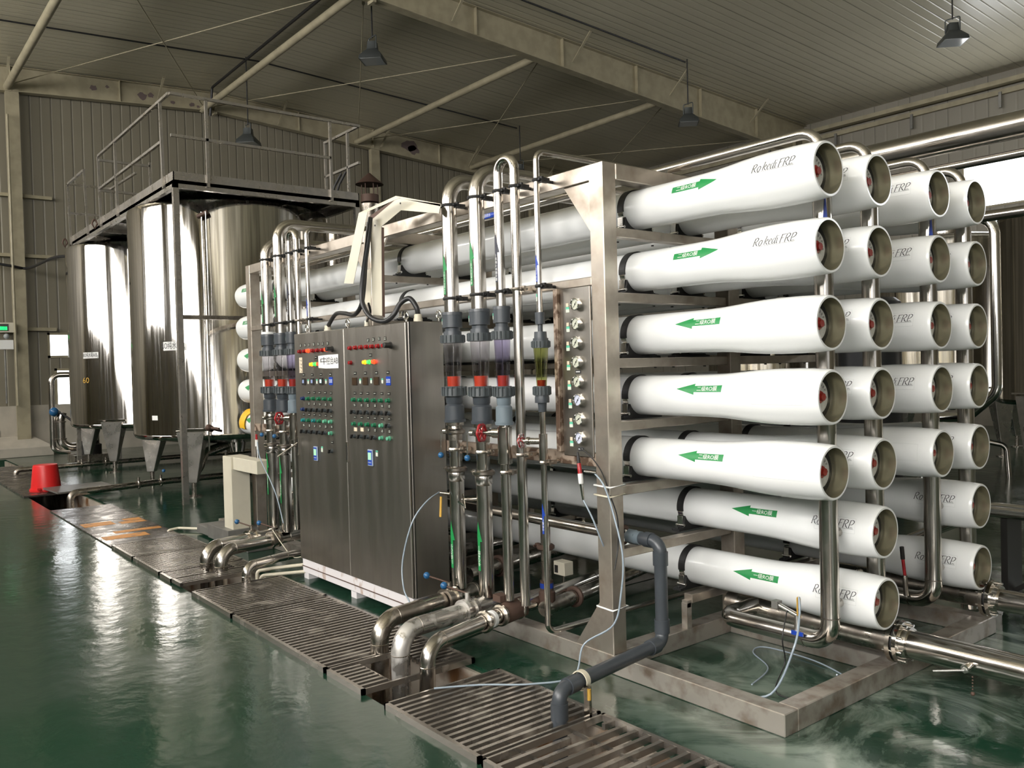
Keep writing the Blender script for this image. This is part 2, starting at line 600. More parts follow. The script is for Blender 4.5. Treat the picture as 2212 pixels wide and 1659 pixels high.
def patch(mb, outline_rects, fn, nu=6, nv=6):
    """rects / quads in (u, v) finely divided and mapped by fn"""
    for a, b, c, d in outline_rects:
        vs = []
        for j in range(nv + 1):
            for i in range(nu + 1):
                s, t = i / nu, j / nv
                u = (a[0] * (1 - s) + b[0] * s) * (1 - t) + (d[0] * (1 - s) + c[0] * s) * t
                v = (a[1] * (1 - s) + b[1] * s) * (1 - t) + (d[1] * (1 - s) + c[1] * s) * t
                vs.append(fn(u, v))
        fs = [(j * (nu + 1) + i, j * (nu + 1) + i + 1, (j + 1) * (nu + 1) + i + 1, (j + 1) * (nu + 1) + i) for j in range(nv) for i in range(nu)]
        mb.add(vs, fs, True)
    return mb


def rect(u0, u1, v0, v1):
    return ((u0, v0), (u1, v0), (u1, v1), (u0, v1))

# ------------------------------------------------------------------ the hall
XL, XR, YF, YB, RIDGE, ZR, SL = -19.15, 12.0, -9.2, 17.2, 4.0, 8.62, 0.05
G0, G1, GX0, GX1 = -1.487, -0.835, -18.2, 2.4       # the drain trench


def roof(y):
    return ZR - SL * abs(y - RIDGE)


b = MB()
b.box(XL, XR, YF, G0, -0.5, 0).box(XL, XR, G1, YB, -0.5, 0).box(XL, GX0, G0, G1, -0.5, 0).box(GX1, XR, G0, G1, -0.5, 0)
st(b.build('floor', 'floor'))
b = MB().box(GX0, GX1, G0, G0 + 0.02, -0.5, -0.03).box(GX0, GX1, G1 - 0.02, G1, -0.5, -0.03).box(GX0, GX1, G0, G1, -0.52, -0.48)
for x in (-10.1, -4.6, -1.52, -6.9):
    b.box(x - 0.03, x + 0.03, G0 + 0.02, G1 - 0.02, -0.5, -0.12)
st(tag(b.build('trim_1', 'trench'), 'stained lining of the long drain trench in the green floor', 'trench lining'))
b = MB()
for y0, y1 in ((YF - 0.3, RIDGE), (RIDGE, YB + 0.3)):
    z0, z1 = roof(y0), roof(y1)
    b.add([(XL - .3, y0, z0), (XR + .3, y0, z0), (XR + .3, y1, z1), (XL - .3, y1, z1), (XL - .3, y0, z0 + .1), (XR + .3, y0, z0 + .1), (XR + .3, y1, z1 + .1), (XL - .3, y1, z1 + .1)],
          [(0, 1, 2, 3), (7, 6, 5, 4), (0, 4, 5, 1), (2, 6, 7, 3), (1, 5, 6, 2), (0, 3, 7, 4)])
st(b.build('ceiling', 'ceil'))


def wall_with_holes(name, axis, pos, th, a0, a1, zt, holes, m):
    """a wall on a plane axis=pos built of blocks round its openings; holes: (a0, a1, z0, z1)"""
    b = MB()
    cuts = sorted({a0, a1} | ({RIDGE} if axis == 'x' else set()) | {h[0] for h in holes} | {h[1] for h in holes})
    for c0, c1 in zip(cuts, cuts[1:]):
        hs = sorted([h for h in holes if h[0] <= c0 and h[1] >= c1], key=lambda h: h[2])
        z = 0.0
        for h in hs + [(0, 0, None, 0)]:
            top = h[2]
            if top is None:
                ta, tb = zt(c0), zt(c1)
            else:
                ta = tb = top
            if axis == 'x':
                p = [(pos, c0, z), (pos, c1, z), (pos, c1, tb), (pos, c0, ta)]
                b.prism(p, (th, 0, 0))
            else:
                p = [(c0, pos, z), (c1, pos, z), (c1, pos, tb), (c0, pos, ta)]
                b.prism(p, (0, th, 0))
            z = h[3]
    return st(b.build(name, m))


WINS = []


def window(n, axis, pos, th, hole, m, mull=()):
    a0, a1, z0, z1 = hole
    P = (lambda a, q, z: (q, a, z)) if axis == 'x' else (lambda a, q, z: (a, q, z))
    c = pos + th * 0.5
    e = bpy.data.objects.new('window_%d' % n, None)
    COL.objects.link(e)
    e.location = P((a0 + a1) / 2, c, z0)
    st(e)

    def bx(mb, u0, u1, q0, q1, w0, w1):
        p, q = P(u0, q0, w0), P(u1, q1, w1)
        mb.box(min(p[0], q[0]), max(p[0], q[0]), min(p[1], q[1]), max(p[1], q[1]), w0, w1)
    f = MB()
    w = 0.05
    q0, q1 = min(pos - 0.02 * (1 if th > 0 else -1), pos + th), max(pos - 0.02 * (1 if th > 0 else -1), pos + th)
    bx(f, a0, a0 + w, q0, q1, z0, z1)
    bx(f, a1 - w, a1, q0, q1, z0, z1)
    bx(f, a0, a1, q0, q1, z0, z0 + w)
    bx(f, a0, a1, q0, q1, z1 - w, z1)
    for k in mull:
        bx(f, k - .03, k + .03, q0, q1, z0, z1)
    f.build('frame', 'steelpaint', e)
    g = MB()
    bx(g, a0 + w, a1 - w, c - .01, c + .01, z0 + w, z1 - w)
    g.build('pane', m, e)


ZB0, ZB1 = 4.85, 7.25
front_holes = [(-18.0, -11.8, ZB0, ZB1), (-10.2, -3.8, ZB0, ZB1), (-2.2, 4.2, 3.2, 6.6), (5.8, 11.2, 3.2, 6.6)]
back_holes = [(-6.9, 3.5, 4.98, 6.1), (5.0, 11.0, 4.98, 6.1)]
left_holes = [(0.18, 0.95, 2.12, 2.68), (0.30, 0.95, 0.72, 1.88), (0.38, 0.95, 1.98, 2.06)]
wall_with_holes('wall_front', 'y', YF, -0.15, XL, XR, lambda a: roof(YF) + .02, front_holes, 'wall_b')
wall_with_holes('wall_back', 'y', YB, 0.15, XL, XR, lambda a: roof(YB) + .02, back_holes, 'wall_b')
wall_with_holes('wall_left', 'x', XL, -0.15, YF, YB, lambda a: roof(a) + .02, left_holes[:2], 'wall_l')
wall_with_holes('wall_right', 'x', XR, 0.15, YF, YB, lambda a: roof(a) + .02, [(-8.0, -2.0, 1.0, 5.0)], 'wall_l')
k = 1
for h in front_holes:
    window(k, 'y', YF, -0.15, h, 'day_front', [h[0] + (h[1] - h[0]) * i / 6 for i in range(1, 6)])
    k += 1
for h in back_holes:
    window(k, 'y', YB, 0.15, h, 'day_back', [h[0] + (h[1] - h[0]) * i / 6 for i in range(1, 6)])
    k += 1
for h in left_holes[:2]:
    window(k, 'x', XL, -0.15, h, 'day_left')
    k += 1
window(k, 'x', XR, 0.15, (-8.0, -2.0, 1.0, 5.0), 'day_right', (-6.5, -5, -3.5))
# dado of the end wall, its copings and the ledge
st(MB().box(XL, XL + 0.06, YF, YB, 0, 1.08).build('baseboard_left', 'concrete'))
st(MB().box(XL, XR, YB - 0.06, YB, 0, 1.08).build('baseboard_back', 'concrete'))

# portal frames: tapered steel columns and rafters
FR = 0.45


def rafter(x, n, depth=FR):
    b = MB()
    for ya, yb in ((YF, RIDGE), (RIDGE, YB)):
        za, zb = roof(ya) - .04, roof(yb) - .04
        da = db = depth
        if ya == YF:
            da = depth * 1.5
        if yb == YB:
            db = depth * 1.6
        b.prism([(x - .008, ya, za), (x - .008, yb, zb), (x - .008, yb, zb - db), (x - .008, ya, za - da)], (.016, 0, 0))
        for zo, d0, d1 in ((0, 0, 0), (1, da, db)):
            b.prism([(x - .1, ya, za - d0), (x + .1, ya, za - d0), (x + .1, yb, zb - d1), (x - .1, yb, zb - d1)], (0, 0, .014))
        for i in range(1, 6):
            t = i / 6
            y = ya + (yb - ya) * t
            z = za + (zb - za) * t
            b.box(x - .09, x + .09, y - .006, y + .006, z - (da + (db - da) * t), z)
    b.box(x - .1, x + .1, RIDGE - .03, RIDGE + .03, ZR - .04 - depth - .06, ZR - .04)
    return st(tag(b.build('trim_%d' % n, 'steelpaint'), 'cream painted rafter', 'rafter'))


rafter(-18.9, 3)
rafter(-11.0, 4, 0.5)
rafter(-3.0, 5, 0.5)
rafter(5.0, 6, 0.5)
n = 7
for x in (-11.0, -3.0, 5.0):
    for y in (YF + .25, YB - .3):
        b = MB()
        b.box(x - .1, x + .1, y - .25, y - .236, 0, roof(y) - .3).box(x - .1, x + .1, y + .236, y + .25, 0, roof(y) - .3).box(x - .008, x + .008, y - .25, y + .25, 0, roof(y) - .3)
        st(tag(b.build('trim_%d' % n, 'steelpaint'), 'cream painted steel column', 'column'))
        n += 1
for y in (-8.9, -0.38, 8.45, 14.2):
    b = MB()
    zt = roof(y) - .5
    b.box(-18.98, -18.83, y - .12, y - .106, 0, zt).box(-18.98, -18.83, y + .106, y + .12, 0, zt).box(-18.84, -18.825, y - .13, y + .13, 0, zt)
    b.box(-19.0, -18.9, y - .1, y + .1, 0, zt)
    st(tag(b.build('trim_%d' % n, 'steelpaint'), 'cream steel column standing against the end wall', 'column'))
    n += 1
# wide white foot of the end-wall column
b = MB()
b.add([(-19.1, -1.6, 0), (-18.5, -1.6, 0), (-18.5, .12, 0), (-19.1, .12, 0), (-19.1, -1.6, .2), (-18.5, -1.6, .2), (-18.5, .12, .2), (-19.1, .12, .2),
       (-19.1, -1.0, .42), (-18.95, -1.0, .42), (-18.95, -.2, .42), (-19.1, -.2, .42)],
      [(0, 3, 2, 1), (0, 1, 5, 4), (1, 2, 6, 5), (2, 3, 7, 6), (3, 0, 4, 7), (4, 5, 9, 8), (5, 6, 10, 9), (6, 7, 11, 10), (7, 4, 8, 11), (8, 9, 10, 11)])
st(tag(b.build('trim_%d' % n, 'concrete', bevel=.01), 'white sloping concrete foot of the wall column', 'column base'))
n += 1
# eaves gutter box and rail on the back wall
b = MB().box(XL, XR, YB - .32, YB - .12, 7.62, 7.72).box(XL, XR, YB - .1, YB, 7.45, 7.56)
st(tag(b.build('trim_%d' % n, 'steelpaint'), 'cream eaves rail along the back wall', 'rail'))
n += 1
b = MB()
for x in (-12, -10, -8, -6, -4, -2):
    b.box(x - .03, x + .03, YB - .14, YB - .1, 7.15, 7.5)
st(tag(b.build('trim_%d' % n, 'greybox'), 'short drop brackets under the eaves rail', 'bracket'))
n += 1
# cladding rails of the end wall (short stubs showing beside the column)
b = MB()
for z in (2.75, 4.35, 5.65):
    b.box(-19.14, -19.0, -1.2, .35, z - .035, z + .035)
st(tag(b.build('trim_%d' % n, 'steelpaint'), 'short cladding rails beside the wall column', 'rail'))
n += 1
# tie tubes along the hall
for y in (-.46, 3.7, 7.9, 11.8):
    z = roof(y) - .47
    b = MB().cyl((-18.9, y, z), (-11.0, y, z), .075, 12)
    st(tag(b.build('trim_%d' % n, 'steelpaint'), 'cream tie tube between two rafters', 'tie tube'))
    n += 1
# sway rods crossing under the roof
for (xa, ya, xb, yb) in ((-18.8, -.4, -11.1, 3.6), (-18.8, 3.7, -11.1, -.4), (-18.8, 3.8, -11.1, 7.8), (-18.8, 7.9, -11.1, 3.9), (-18.8, 8.0, -11.1, 11.7), (-18.8, 11.7, -11.1, 8.0), (-18.8, 11.9, -11.1, 16.5), (-18.8, 16.5, -11.1, 11.9)):
    b = MB().cyl((xa, ya, roof(ya) - .42), (xb, yb, roof(yb) - .42), .011, 6)
    b.cyl((xb - .35, yb + (ya - yb) * .045, roof(yb) - .42), (xb - .1, yb + (ya - yb) * .013, roof(yb) - .42), .028, 8)
    st(tag(b.build('trim_%d' % n, 'steelpaint'), 'thin sway rod crossing under the roof', 'rod'))
    n += 1
# fly braces from rafters to the roof
for x in (-18.75, -10.85):
    b = MB()
    for y in (-.5, 2.6, 5.6, 8.6, 11.6, 14.6):
        b.bar((x, y, roof(y) - .5), (x + .55, y, roof(y) - .03), .05, .02)
    st(tag(b.build('trim_%d' % n, 'steelpaint'), 'slanting fly braces of the rafter', 'brace'))
    n += 1
# peeling paint patches on the end rafter
b = MB()
for y, z, r in ((1.25, 8.22, .10), (1.55, 8.3, .05), (2.3, 8.22, .13), (2.5, 8.28, .08), (3.0, 8.2, .06), (3.45, 8.22, .07), (3.6, 8.2, .05), (9.6, 8.08, .26), (9.75, 8.0, .2)):
    pts = []
    for i in range(13):
        a = 2 * PI * i / 13
        q = r * (.6 + .5 * random.random())
        pts.append((-18.885, y + math.cos(a) * q, min(z + math.sin(a) * q * .8, roof(y) - .06)))
    b.add(pts, [list(range(13))])
st(tag(b.build('trim_%d' % n, 'peel'), 'patches of bare primer on the end rafter', 'peeling paint'))
n += 1


# ------------------------------------------------------------------ ceiling lamps and conduits
def conduit(pts, label, r=.018):
    return tag(MB().tube(pts, r, .06, 8).build('electrical_conduit', 'cable'), label, 'conduit', 'black conduits under the roof')


for x, y, zl, lab in ((-11.55, 4.3, 7.25, 'square high-bay lamp hanging near the top of the picture, above the tall railing gap'),
                      (-5.0, 12.55, 7.3, 'high-bay lamp hanging nearest the daylit upper corner, over the far tanks'),
                      (-10.05, 11.25, 6.85, 'high-bay lamp hanging in front of the cream roof beam'),
                      (-16.15, 3.75, 6.7, 'high-bay lamp hanging over the railing of the tank platform'),
                      (-16.0, 11.35, 6.85, 'high-bay lamp half hidden behind the tall looped pipes')):
    t = thing('high_bay_lamp', (x, y, zl), lab, 'ceiling lamp', 'high bay lamps')
    MB().cyl((x, y, zl + .42), (x, y, roof(y) - .004), .014, 8).build('drop_rod', 'cable', t)
    h = MB()
    h.lathe([(0, .30), (.07, .28), (.20, .13), (.24, .12), (.34, .11)], (x, y, zl), (0, 0, 1), 4)
    h.build('housing', 'lampb', t, .006)
    MB().lathe([(0, .27), (.006, .27)], (x, y, zl - .004), (0, 0, 1), 4).build('glass', 'lampg', t)
    br = MB()
    br.tube([(x - .13, y, zl + .2), (x - .13, y, zl + .44), (x + .13, y, zl + .44), (x + .13, y, zl + .2)], .012, .03, 6)
    br.build('bracket', 'lampb', t)
conduit([(-16.1, -9.0, roof(-9) - .05), (-16.1, 4.0, roof(4) - .07), (-16.1, 11.34, roof(11.3) - .05)], 'long black conduit running above the tank platform')
conduit([(-10.1, 4.0, roof(4) - .07), (-10.1, 11.25, roof(11.25) - .05)], 'black conduit ending over the lamp in front of the beam')
conduit([(-11.3, 3.7, roof(4) - .09), (-18.3, 3.75, roof(4) - .09), (-18.5, 3.75, 7.9)], 'black conduit running to the top of the end wall', .03)
conduit([(-5.0, 4.0, roof(4) - .07), (-5.0, 12.55, roof(12.55) - .05)], 'black conduit feeding the lamp over the far tanks')


# ------------------------------------------------------------------ floor trench covers
def grating(x0, x1, label, pitch=.052, tilt=(0, 0, 0), y0=G0 - .02, y1=G1 + .02, z=.03, notch=None, bars='y'):
    t = thing('drain_grating', ((x0 + x1) / 2, (y0 + y1) / 2, z), label, 'grating', 'steel gratings over the trench')
    R = Euler(tilt).to_matrix()
    c = Vector(t.location)

    def fin(mb):
        mb.v = [c + R @ (p - c) for p in mb.v]
        return mb
    f = MB()
    f.box(x0, x1, y0, y0 + .022, z - .03, z).box(x0, x1, y1 - .022, y1, z - .03, z)
    f.box(x0, x0 + .012, y0, y1, z - .03, z).box(x1 - .012, x1, y0, y1, z - .03, z)
    fin(f).build('frame', 'grate', t)
    g = MB()
    k = int((x1 - x0 - .03) / pitch)
    for i in range(1, k + 1):
        x = x0 + .012 + i * (x1 - x0 - .024) / (k + 1)
        ya, yb = y0 + .02, y1 - .02
        if notch and notch[0] < x < notch[1]:
            segs = [(ya, notch[2]), (notch[3], yb)]
        else:
            segs = [(ya, yb)]
        for a, bb in segs:
            if bb - a > .02:
                g.box(x - .010, x + .010, a, bb, z - .028, z - .001)
    for yy in (y0 + .2, y1 - .2):
        g.box(x0 + .012, x1 - .012, yy - .004, yy + .004, z - .034, z - .02)
    fin(g).build('bars', 'grate', t)
    return t


def cover(x0, x1, label, m='plate', z=.012, stripes=(), tilt=(0, 0, 0), y0=G0 - .02, y1=G1 + .02):
    t = thing('trench_cover', ((x0 + x1) / 2, (y0 + y1) / 2, z), label, 'cover plate', 'dark plates over the trench')
    b = MB().box(x0, x1, y0, y1, z - .022, z)
    q = []
    for s in stripes:
        q.append(MB().box(s[0], s[1], s[2], s[3], z, z + .002))
    R = Euler(tilt).to_matrix()
    c = Vector(t.location)
    for mb in [b] + q:
        mb.v = [c + R @ (p - c) for p in mb.v]
    b.build('plate', m, t)
    for mb in q:
        mb.build('painted_stripe', 'orange', t)
    return t


cover(-13.9, -11.3, 'dark plate over the trench under the red bucket', y0=G0 - .05, y1=G1 + .05, z=.02)
cover(-16.4, -13.92, 'farthest dark plate over the trench, toward the end wall')
cover(-11.62, -11.0, 'loose steel plate sticking out beside the red bucket', y0=-1.22, y1=-.42, z=.075, tilt=(0, .03, .12), m='greybox')
cover(-9.62, -8.9, 'dark trench plate with a red worn edge by the open gap')
cover(-8.88, -8.28, 'plain dark trench plate before the first orange stripe')
cover(-8.26, -7.52, 'dark trench plate with a broken orange stripe, farther one', stripes=((-8.2, -7.95, -1.46, -1.15), (-8.24, -8.08, -1.02, -.84), (-8.05, -7.9, -1.1, -.84)))
cover(-7.50, -6.64, 'dark trench plate with two long orange stripes, nearer one', stripes=((-7.46, -7.33, -1.3, -.84), (-7.2, -7.0, -1.47, -1.05)))
grating(-6.62, -5.9, 'fine steel grating next to the orange striped plate', .04)
grating(-5.88, -5.1, 'fine steel grating behind the small pair of trench pipes', .04)
grating(-5.08, -4.78, 'narrow grating strip on the far side of the small trench pipes', .05, notch=(-5.08, -4.78, -1.2, -.98))
grating(-4.76, -4.56, 'narrow grating strip crossed by the small trench pipes', .05, tilt=(0, .02, .03), z=.04)
grating(-4.28, -3.48, 'steel grating in front of the cabinet corner, fully closed bars', .046)
grating(-3.46, -2.10, 'long steel grating in front of the control cabinet doors', .052, notch=(-2.16, -2.1, -1.3, -1.0))
grating(-2.08, -1.68, 'narrow scaled grating pierced by the two large trench elbows', .052, notch=(-2.08, -1.68, -1.33, -1.06))
grating(-1.46, -.70, 'grating crusted with pale scale beside the grey plastic pipe', .052)
grating(-.68, .55, 'nearest steel grating with bold square bars at the picture bottom', .075, notch=(-.80, -.55, -1.10, -.9))
grating(.57, 1.9, 'steel grating running out of the picture bottom', .075)

# ------------------------------------------------------------------ membrane rack
COLY = [0.0, 0.435, 1.045, 1.485]
ROWZ = [2.459, 2.118, 1.771, 1.438, 1.097, 0.766, 0.420]
FX = [-1.09, -3.52, -5.87]                 # planes of the three portal frames
rack = thing('membrane_rack', (-3.5, .66, 0), 'large welded steel rack of square tube carrying all the white pressure vessels', 'rack')
for x in FX:
    for y in (-.335, .69, 1.66):
        b = MB()
        b.box(x - .05, x + .05, y - .05, y + .05, .1, 2.66)
        b.build('post', 'frame', rack, .004)
    MB().box(x - .05, x + .05, -.285, 1.61, 2.575, 2.66).build('top_beam', 'frame', rack, .004)
    for r in range(5):
        z = ROWZ[r] - .128
        for y0, y1 in ((-.285, .64), (.74, 1.61)):
            MB().box(x - .03, x + .03, y0, y1, z - .05, z).build('shelf_beam', 'frame', rack, .003)
    for r in (5, 6):
        z = ROWZ[r] - .128
        MB().box(x - .03, x + .03, .27 if r == 6 else -.285, .64, z - .05, z).build('shelf_beam', 'frame', rack, .003)
        MB().box(x - .03, x + .03, .74, 1.61, z - .05, z).build('shelf_beam', 'frame', rack, .003)
for y in (-.335, 1.66):
    for x0, x1 in ((FX[1] + .05, FX[0] - .05), (FX[2] + .05, FX[1] - .05)):
        MB().box(x0, x1, y - .05, y + .05, 2.575, 2.66).build('top_beam', 'frame', rack, .004)
# side brackets (gussets)
for x, s in ((FX[0], -1), (FX[1], 1), (FX[1], -1)):
    MB().prism([(x + s * .05, -.37, 2.575), (x + s * .05, -.37, 2.30), (x + s * .26, -.37, 2.575)], (0, .012, 0)).build('gusset', 'frame', rack)
for x, s in ((FX[0], -1),):
    MB().prism([(x + s * .05, -.38, .1), (x + s * .05, -.38, .36), (x + s * .24, -.38, .1)], (0, .012, 0)).build('gusset', 'frame', rack)
# rails that carry the pipes
for z0, z1 in ((2.03, 2.075), (1.075, 1.145)):
    for x0, x1 in ((FX[1] + .05, FX[0] - .05), (FX[2] + .05, FX[1] - .05)):
        MB().box(x0, x1, -.385, -.335, z0, z1).build('pipe_rail', 'rustbar' if z0 < 2 else 'frame', rack, .003)
# patches of dark weld scale on the upper rail beside each pipe clamp
# base frame
MB().box(-6.9, -.0245, -.385, -.285, 0, .1).build('base_rail', 'base', rack, .004)
MB().box(-6.9, -.0245, 1.61, 1.71, 0, .1).build('base_rail', 'base', rack, .004)
MB().box(-.1245, -.0245, -.285, 1.61, 0, .1).build('base_rail', 'base', rack, .004)
for x in (-1.12, -2.3, -3.52, -4.7, -5.87):
    MB().box(x - .05, x + .05, -.285, 1.61, 0, .1).build('base_rail', 'base', rack, .004)
MB().box(-1.07, -.1245, .62, .70, 0, .09).build('base_rail', 'base', rack, .004)
# little upright that props the lowest shelf bracket
b = MB().box(-1.11, -1.07, .235, .275, .1, .245).box(-1.11, -1.07, .24, .27, .22, .26)
b.build('bracket_post', 'base', rack)

# ------------------------------------------------------------------ pressure vessels (built once, copied)
VL = 6.92
RB = .108


def vz(x):
    """outer radius of the vessel at distance x from its open end"""
    tab = [(0, .1245), (.02, .1265), (.07, .130), (.15, .1325), (.26, .1325), (.34, .130), (.42, .125), (.50, .118), (.58, .112), (.66, .1092), (.75, .108)]
    x = min(x, VL - x)
    if x >= .75:
        return .108
    for (a, ra), (c, rc) in zip(tab, tab[1:]):
        if a <= x <= c:
            t = (x - a) / (c - a)
            return ra + (rc - ra) * t
    return .108


def vshell():
    b = MB()
    xs = [0, .006, .02, .045, .07, .11, .15, .2, .26, .30, .34, .38, .42, .46, .50, .54, .58, .62, .66, .75]
    xs += [1.5, 2.5, 3.57, 4.6, 5.6] + [VL - x for x in reversed(xs)]
    rr = [vz(x) for x in xs]
    rr[0] = rr[-1] = .1215
    b.lathe(list(zip(xs, rr)), (0, 0, 0), (-1, 0, 0), 48, (False, False))
    for o, ax in (((0, 0, 0), (-1, 0, 0)), ((-VL, 0, 0), (1, 0, 0))):
        b.lathe([(0, .1215), (0, .1125)], o, ax, 48, (False, False))
    return b


VZ0 = 0.0
vt = thing('pressure_vessel', (0, 0, 0), 'tmp', 'vessel')
vshell().build('shell', 'frp', vt)
for o, ax in (((0, 0, 0), (-1, 0, 0)), ((-VL, 0, 0), (1, 0, 0))):
    b = MB()
    b.lathe([(0, .1125), (.096, .108), (.096, .0)], o, ax, 48, (False, False))
    b.build('bore', 'frp_in', vt)
b = MB()
b.lathe([(.095, .1075), (.080, .1075), (.080, .080), (.095, .080)], (0, 0, 0), (-1, 0, 0), 40, (False, False))
b.build('snap_ring', 'rubber', vt)
e = MB().lathe([(.095, .0795), (.074, .078), (.074, .0)], (0, 0, 0), (-1, 0, 0), 32, (False, False)).build('end_plate', 'plug', vt)
b = MB()
b.lathe([(.0745, .029), (.062, .029), (.062, .019), (.046, .018), (.046, .001)], (0, 0, 0), (-1, 0, 0), 8, (False, False))
b.build('port_cap', 'redcap', e)
t2 = MB()
for a0 in range(12):
    a = a0 * .3 - 1.65
    ch = 'ROKEDI FRP 8'[a0]
    text_on(t2, ch, .022, lambda u, v, a=a: (-.0725, (.058 + v) * math.sin(a) + u * math.cos(a), (.058 + v) * math.cos(a) - u * math.sin(a)))
t2.build('moulded_letters', 'ink', e)


def wrapx(r, phi0=0.0, x0=0.0, up=1):
    """map (u, v) to the skin of a vessel: u along +x, v round the skin; phi measured up from the -y side"""
    def fn(u, v):
        x = x0 + u
        R = vz(-x) + r
        ph = phi0 + v / .12
        return (x, -math.cos(ph) * R, math.sin(ph) * R)
    return fn


def arrow_sticker(x0, phi, d, chars, parent):
    """green flow arrow, d=+1 pointing at the open end"""
    fn = wrapx(.0010, phi, x0)
    b = MB()
    L, hd, w, hw = .145, .115, .0185, .033
    patch(b, [((-L * d, -w), ((L - hd) * d, -w), ((L - hd) * d, w), (-L * d - .012 * d * -1 * 0, w))], fn, 8, 6)
    patch(b, [(((L - hd) * d, -hw), (L * d, -.0005), (L * d, .0005), ((L - hd) * d, hw))], fn, 8, 8)
    o = b.build('flow_arrow', 'green', parent)
    t = MB()
    f2 = wrapx(.0022, phi, x0 - .052 * d)
    text_on(t, chars, .0295, lambda u, v: f2(u, v - .001))
    t.build('lettering', 'white', o)
    return o


def brand(x0, phi, parent):
    b = MB()
    fn = wrapx(.0007, phi, x0)
    patch(b, [rect(-.085, .130, -.036, .032)], fn, 10, 10)
    o = b.build('maker_label', 'labelw', parent)
    b = MB()
    f1 = wrapx(.0011, phi, x0)
    for q in (rect(-.085, .130, .031, .032), rect(-.085, .130, -.036, -.035), rect(-.085, -.084, -.036, .032), rect(.129, .130, -.036, .032)):
        patch(b, [q], f1, 10, 4)
    b.build('label_edge', 'faded', o)
    t = MB()
    f2 = wrapx(.0022, phi, x0 + .012)
    serif_text(t, 'Ro kedi FRP', .0345, lambda u, v: f2(u, v))
    f3 = wrapx(.0022, phi, x0 + .110)
    text_on(t, 'mPsi', .010, lambda u, v: f3(u, v - .012), shear=.2)
    patch(t, [rect(-.075, .124, -.0175, -.0166)], wrapx(.0022, phi, x0), 10, 1)
    t.build('lettering', 'ink', o)
    return o


# a chancery-style italic drawn with a broad pen: strokes (x, y, width) for each letter, x-height 1
PEN = {
    'R': (1.25, [[(0.05, 0, .16), (.22, 1.5, .16)], [(0.02, 1.42, .05), (.5, 1.56, .1), (.88, 1.45, .15), (.93, 1.1, .17), (.6, .78, .1), (.2, .74, .05)], [(.42, .78, .1), (.72, .25, .18), (1.12, -.06, .07)], [(-.1, 0, .05), (.2, 0.0, .05)]]),
    'F': (1.05, [[(0.05, 0, .16), (.24, 1.5, .16)], [(.02, 1.42, .06), (.24, 1.5, .1), (1.05, 1.53, .09)], [(.16, .80, .06), (.75, .84, .08)], [(-.1, 0, .05), (.22, 0.0, .05)]]),
    'P': (1.15, [[(0.05, 0, .16), (.22, 1.5, .16)], [(0.02, 1.42, .05), (.5, 1.56, .1), (.92, 1.42, .15), (.95, 1.05, .17), (.62, .70, .11), (.18, .66, .05)], [(-.1, 0, .05), (.22, 0.0, .05)]]),
    'o': (.92, [[(.55, .98, .1), (.2, .78, .14), (.05, .35, .17), (.2, .0, .1), (.5, .02, .12), (.76, .4, .17), (.78, .8, .14), (.5, .99, .09)]]),
    'k': (.95, [[(.0, 0, .14), (.22, 1.55, .14), (.06, 1.5, .05)], [(.12, .48, .05), (.55, .98, .09), (.74, .82, .13), (.3, .5, .06)], [(.3, .5, .08), (.58, .12, .15), (.86, -.02, .06)]]),
    'e': (.78, [[(.08, .45, .05), (.5, .62, .08), (.6, .85, .13), (.38, .99, .08), (.12, .7, .14), (.06, .3, .16), (.25, .0, .1), (.62, .2, .05)]]),
    'd': (.95, [[(.6, .92, .08), (.3, .95, .09), (.06, .5, .16), (.1, .06, .14), (.35, .08, .07), (.62, .5, .06)], [(.86, 1.55, .14), (.64, .2, .15), (.72, .0, .1), (.9, .14, .05)]]),
    'i': (.45, [[(.02, .8, .04), (.2, .97, .1), (.1, .2, .15), (.18, 0, .1), (.38, .16, .05)], [(.22, 1.35, .15), (.28, 1.47, .15)]]),
    ' ': (.42, []),
}


def serif_text(mb, s, cap, fn):
    k = cap / 1.5
    total = sum(PEN[c][0] for c in s) * k * 1.02
    x = -total / 2
    for c in s:
        adv, strokes = PEN[c]
        for stx in strokes:
            # smooth the stroke
            pts = []
            for i in range(len(stx) - 1):
                p0 = stx[max(0, i - 1)]
                p1, p2 = stx[i], stx[i + 1]
                p3 = stx[min(len(stx) - 1, i + 2)]
                for j in range(4):
                    t = j / 4
                    pts.append(tuple(.5 * (2 * p1[m] + (p2[m] - p0[m]) * t + (2 * p0[m] - 5 * p1[m] + 4 * p2[m] - p3[m]) * t * t + (3 * p1[m] - p0[m] - 3 * p2[m] + p3[m]) * t ** 3) for m in range(3)))
            pts.append(stx[-1])
            vs, fs = [], []
            for i, (a, bb, w) in enumerate(pts):
                q0, q1 = pts[max(0, i - 1)], pts[min(len(pts) - 1, i + 1)]
                dx, dy = q1[0] - q0[0], q1[1] - q0[1]
                L = math.hypot(dx, dy) or 1
                w = w * 1.0 / 2
                nx, ny = -dy / L * w, dx / L * w
                for sg in (1, -1):
                    X = a + nx * sg
                    Y = bb + ny * sg
                    vs.append(fn(x + (X + .16 * Y) * k, (Y - .6) * k))
            for i in range(len(pts) - 1):
                fs.append((2 * i, 2 * i + 1, 2 * i + 3, 2 * i + 2))
            mb.add(vs, fs)
        x += adv * k * 1.02


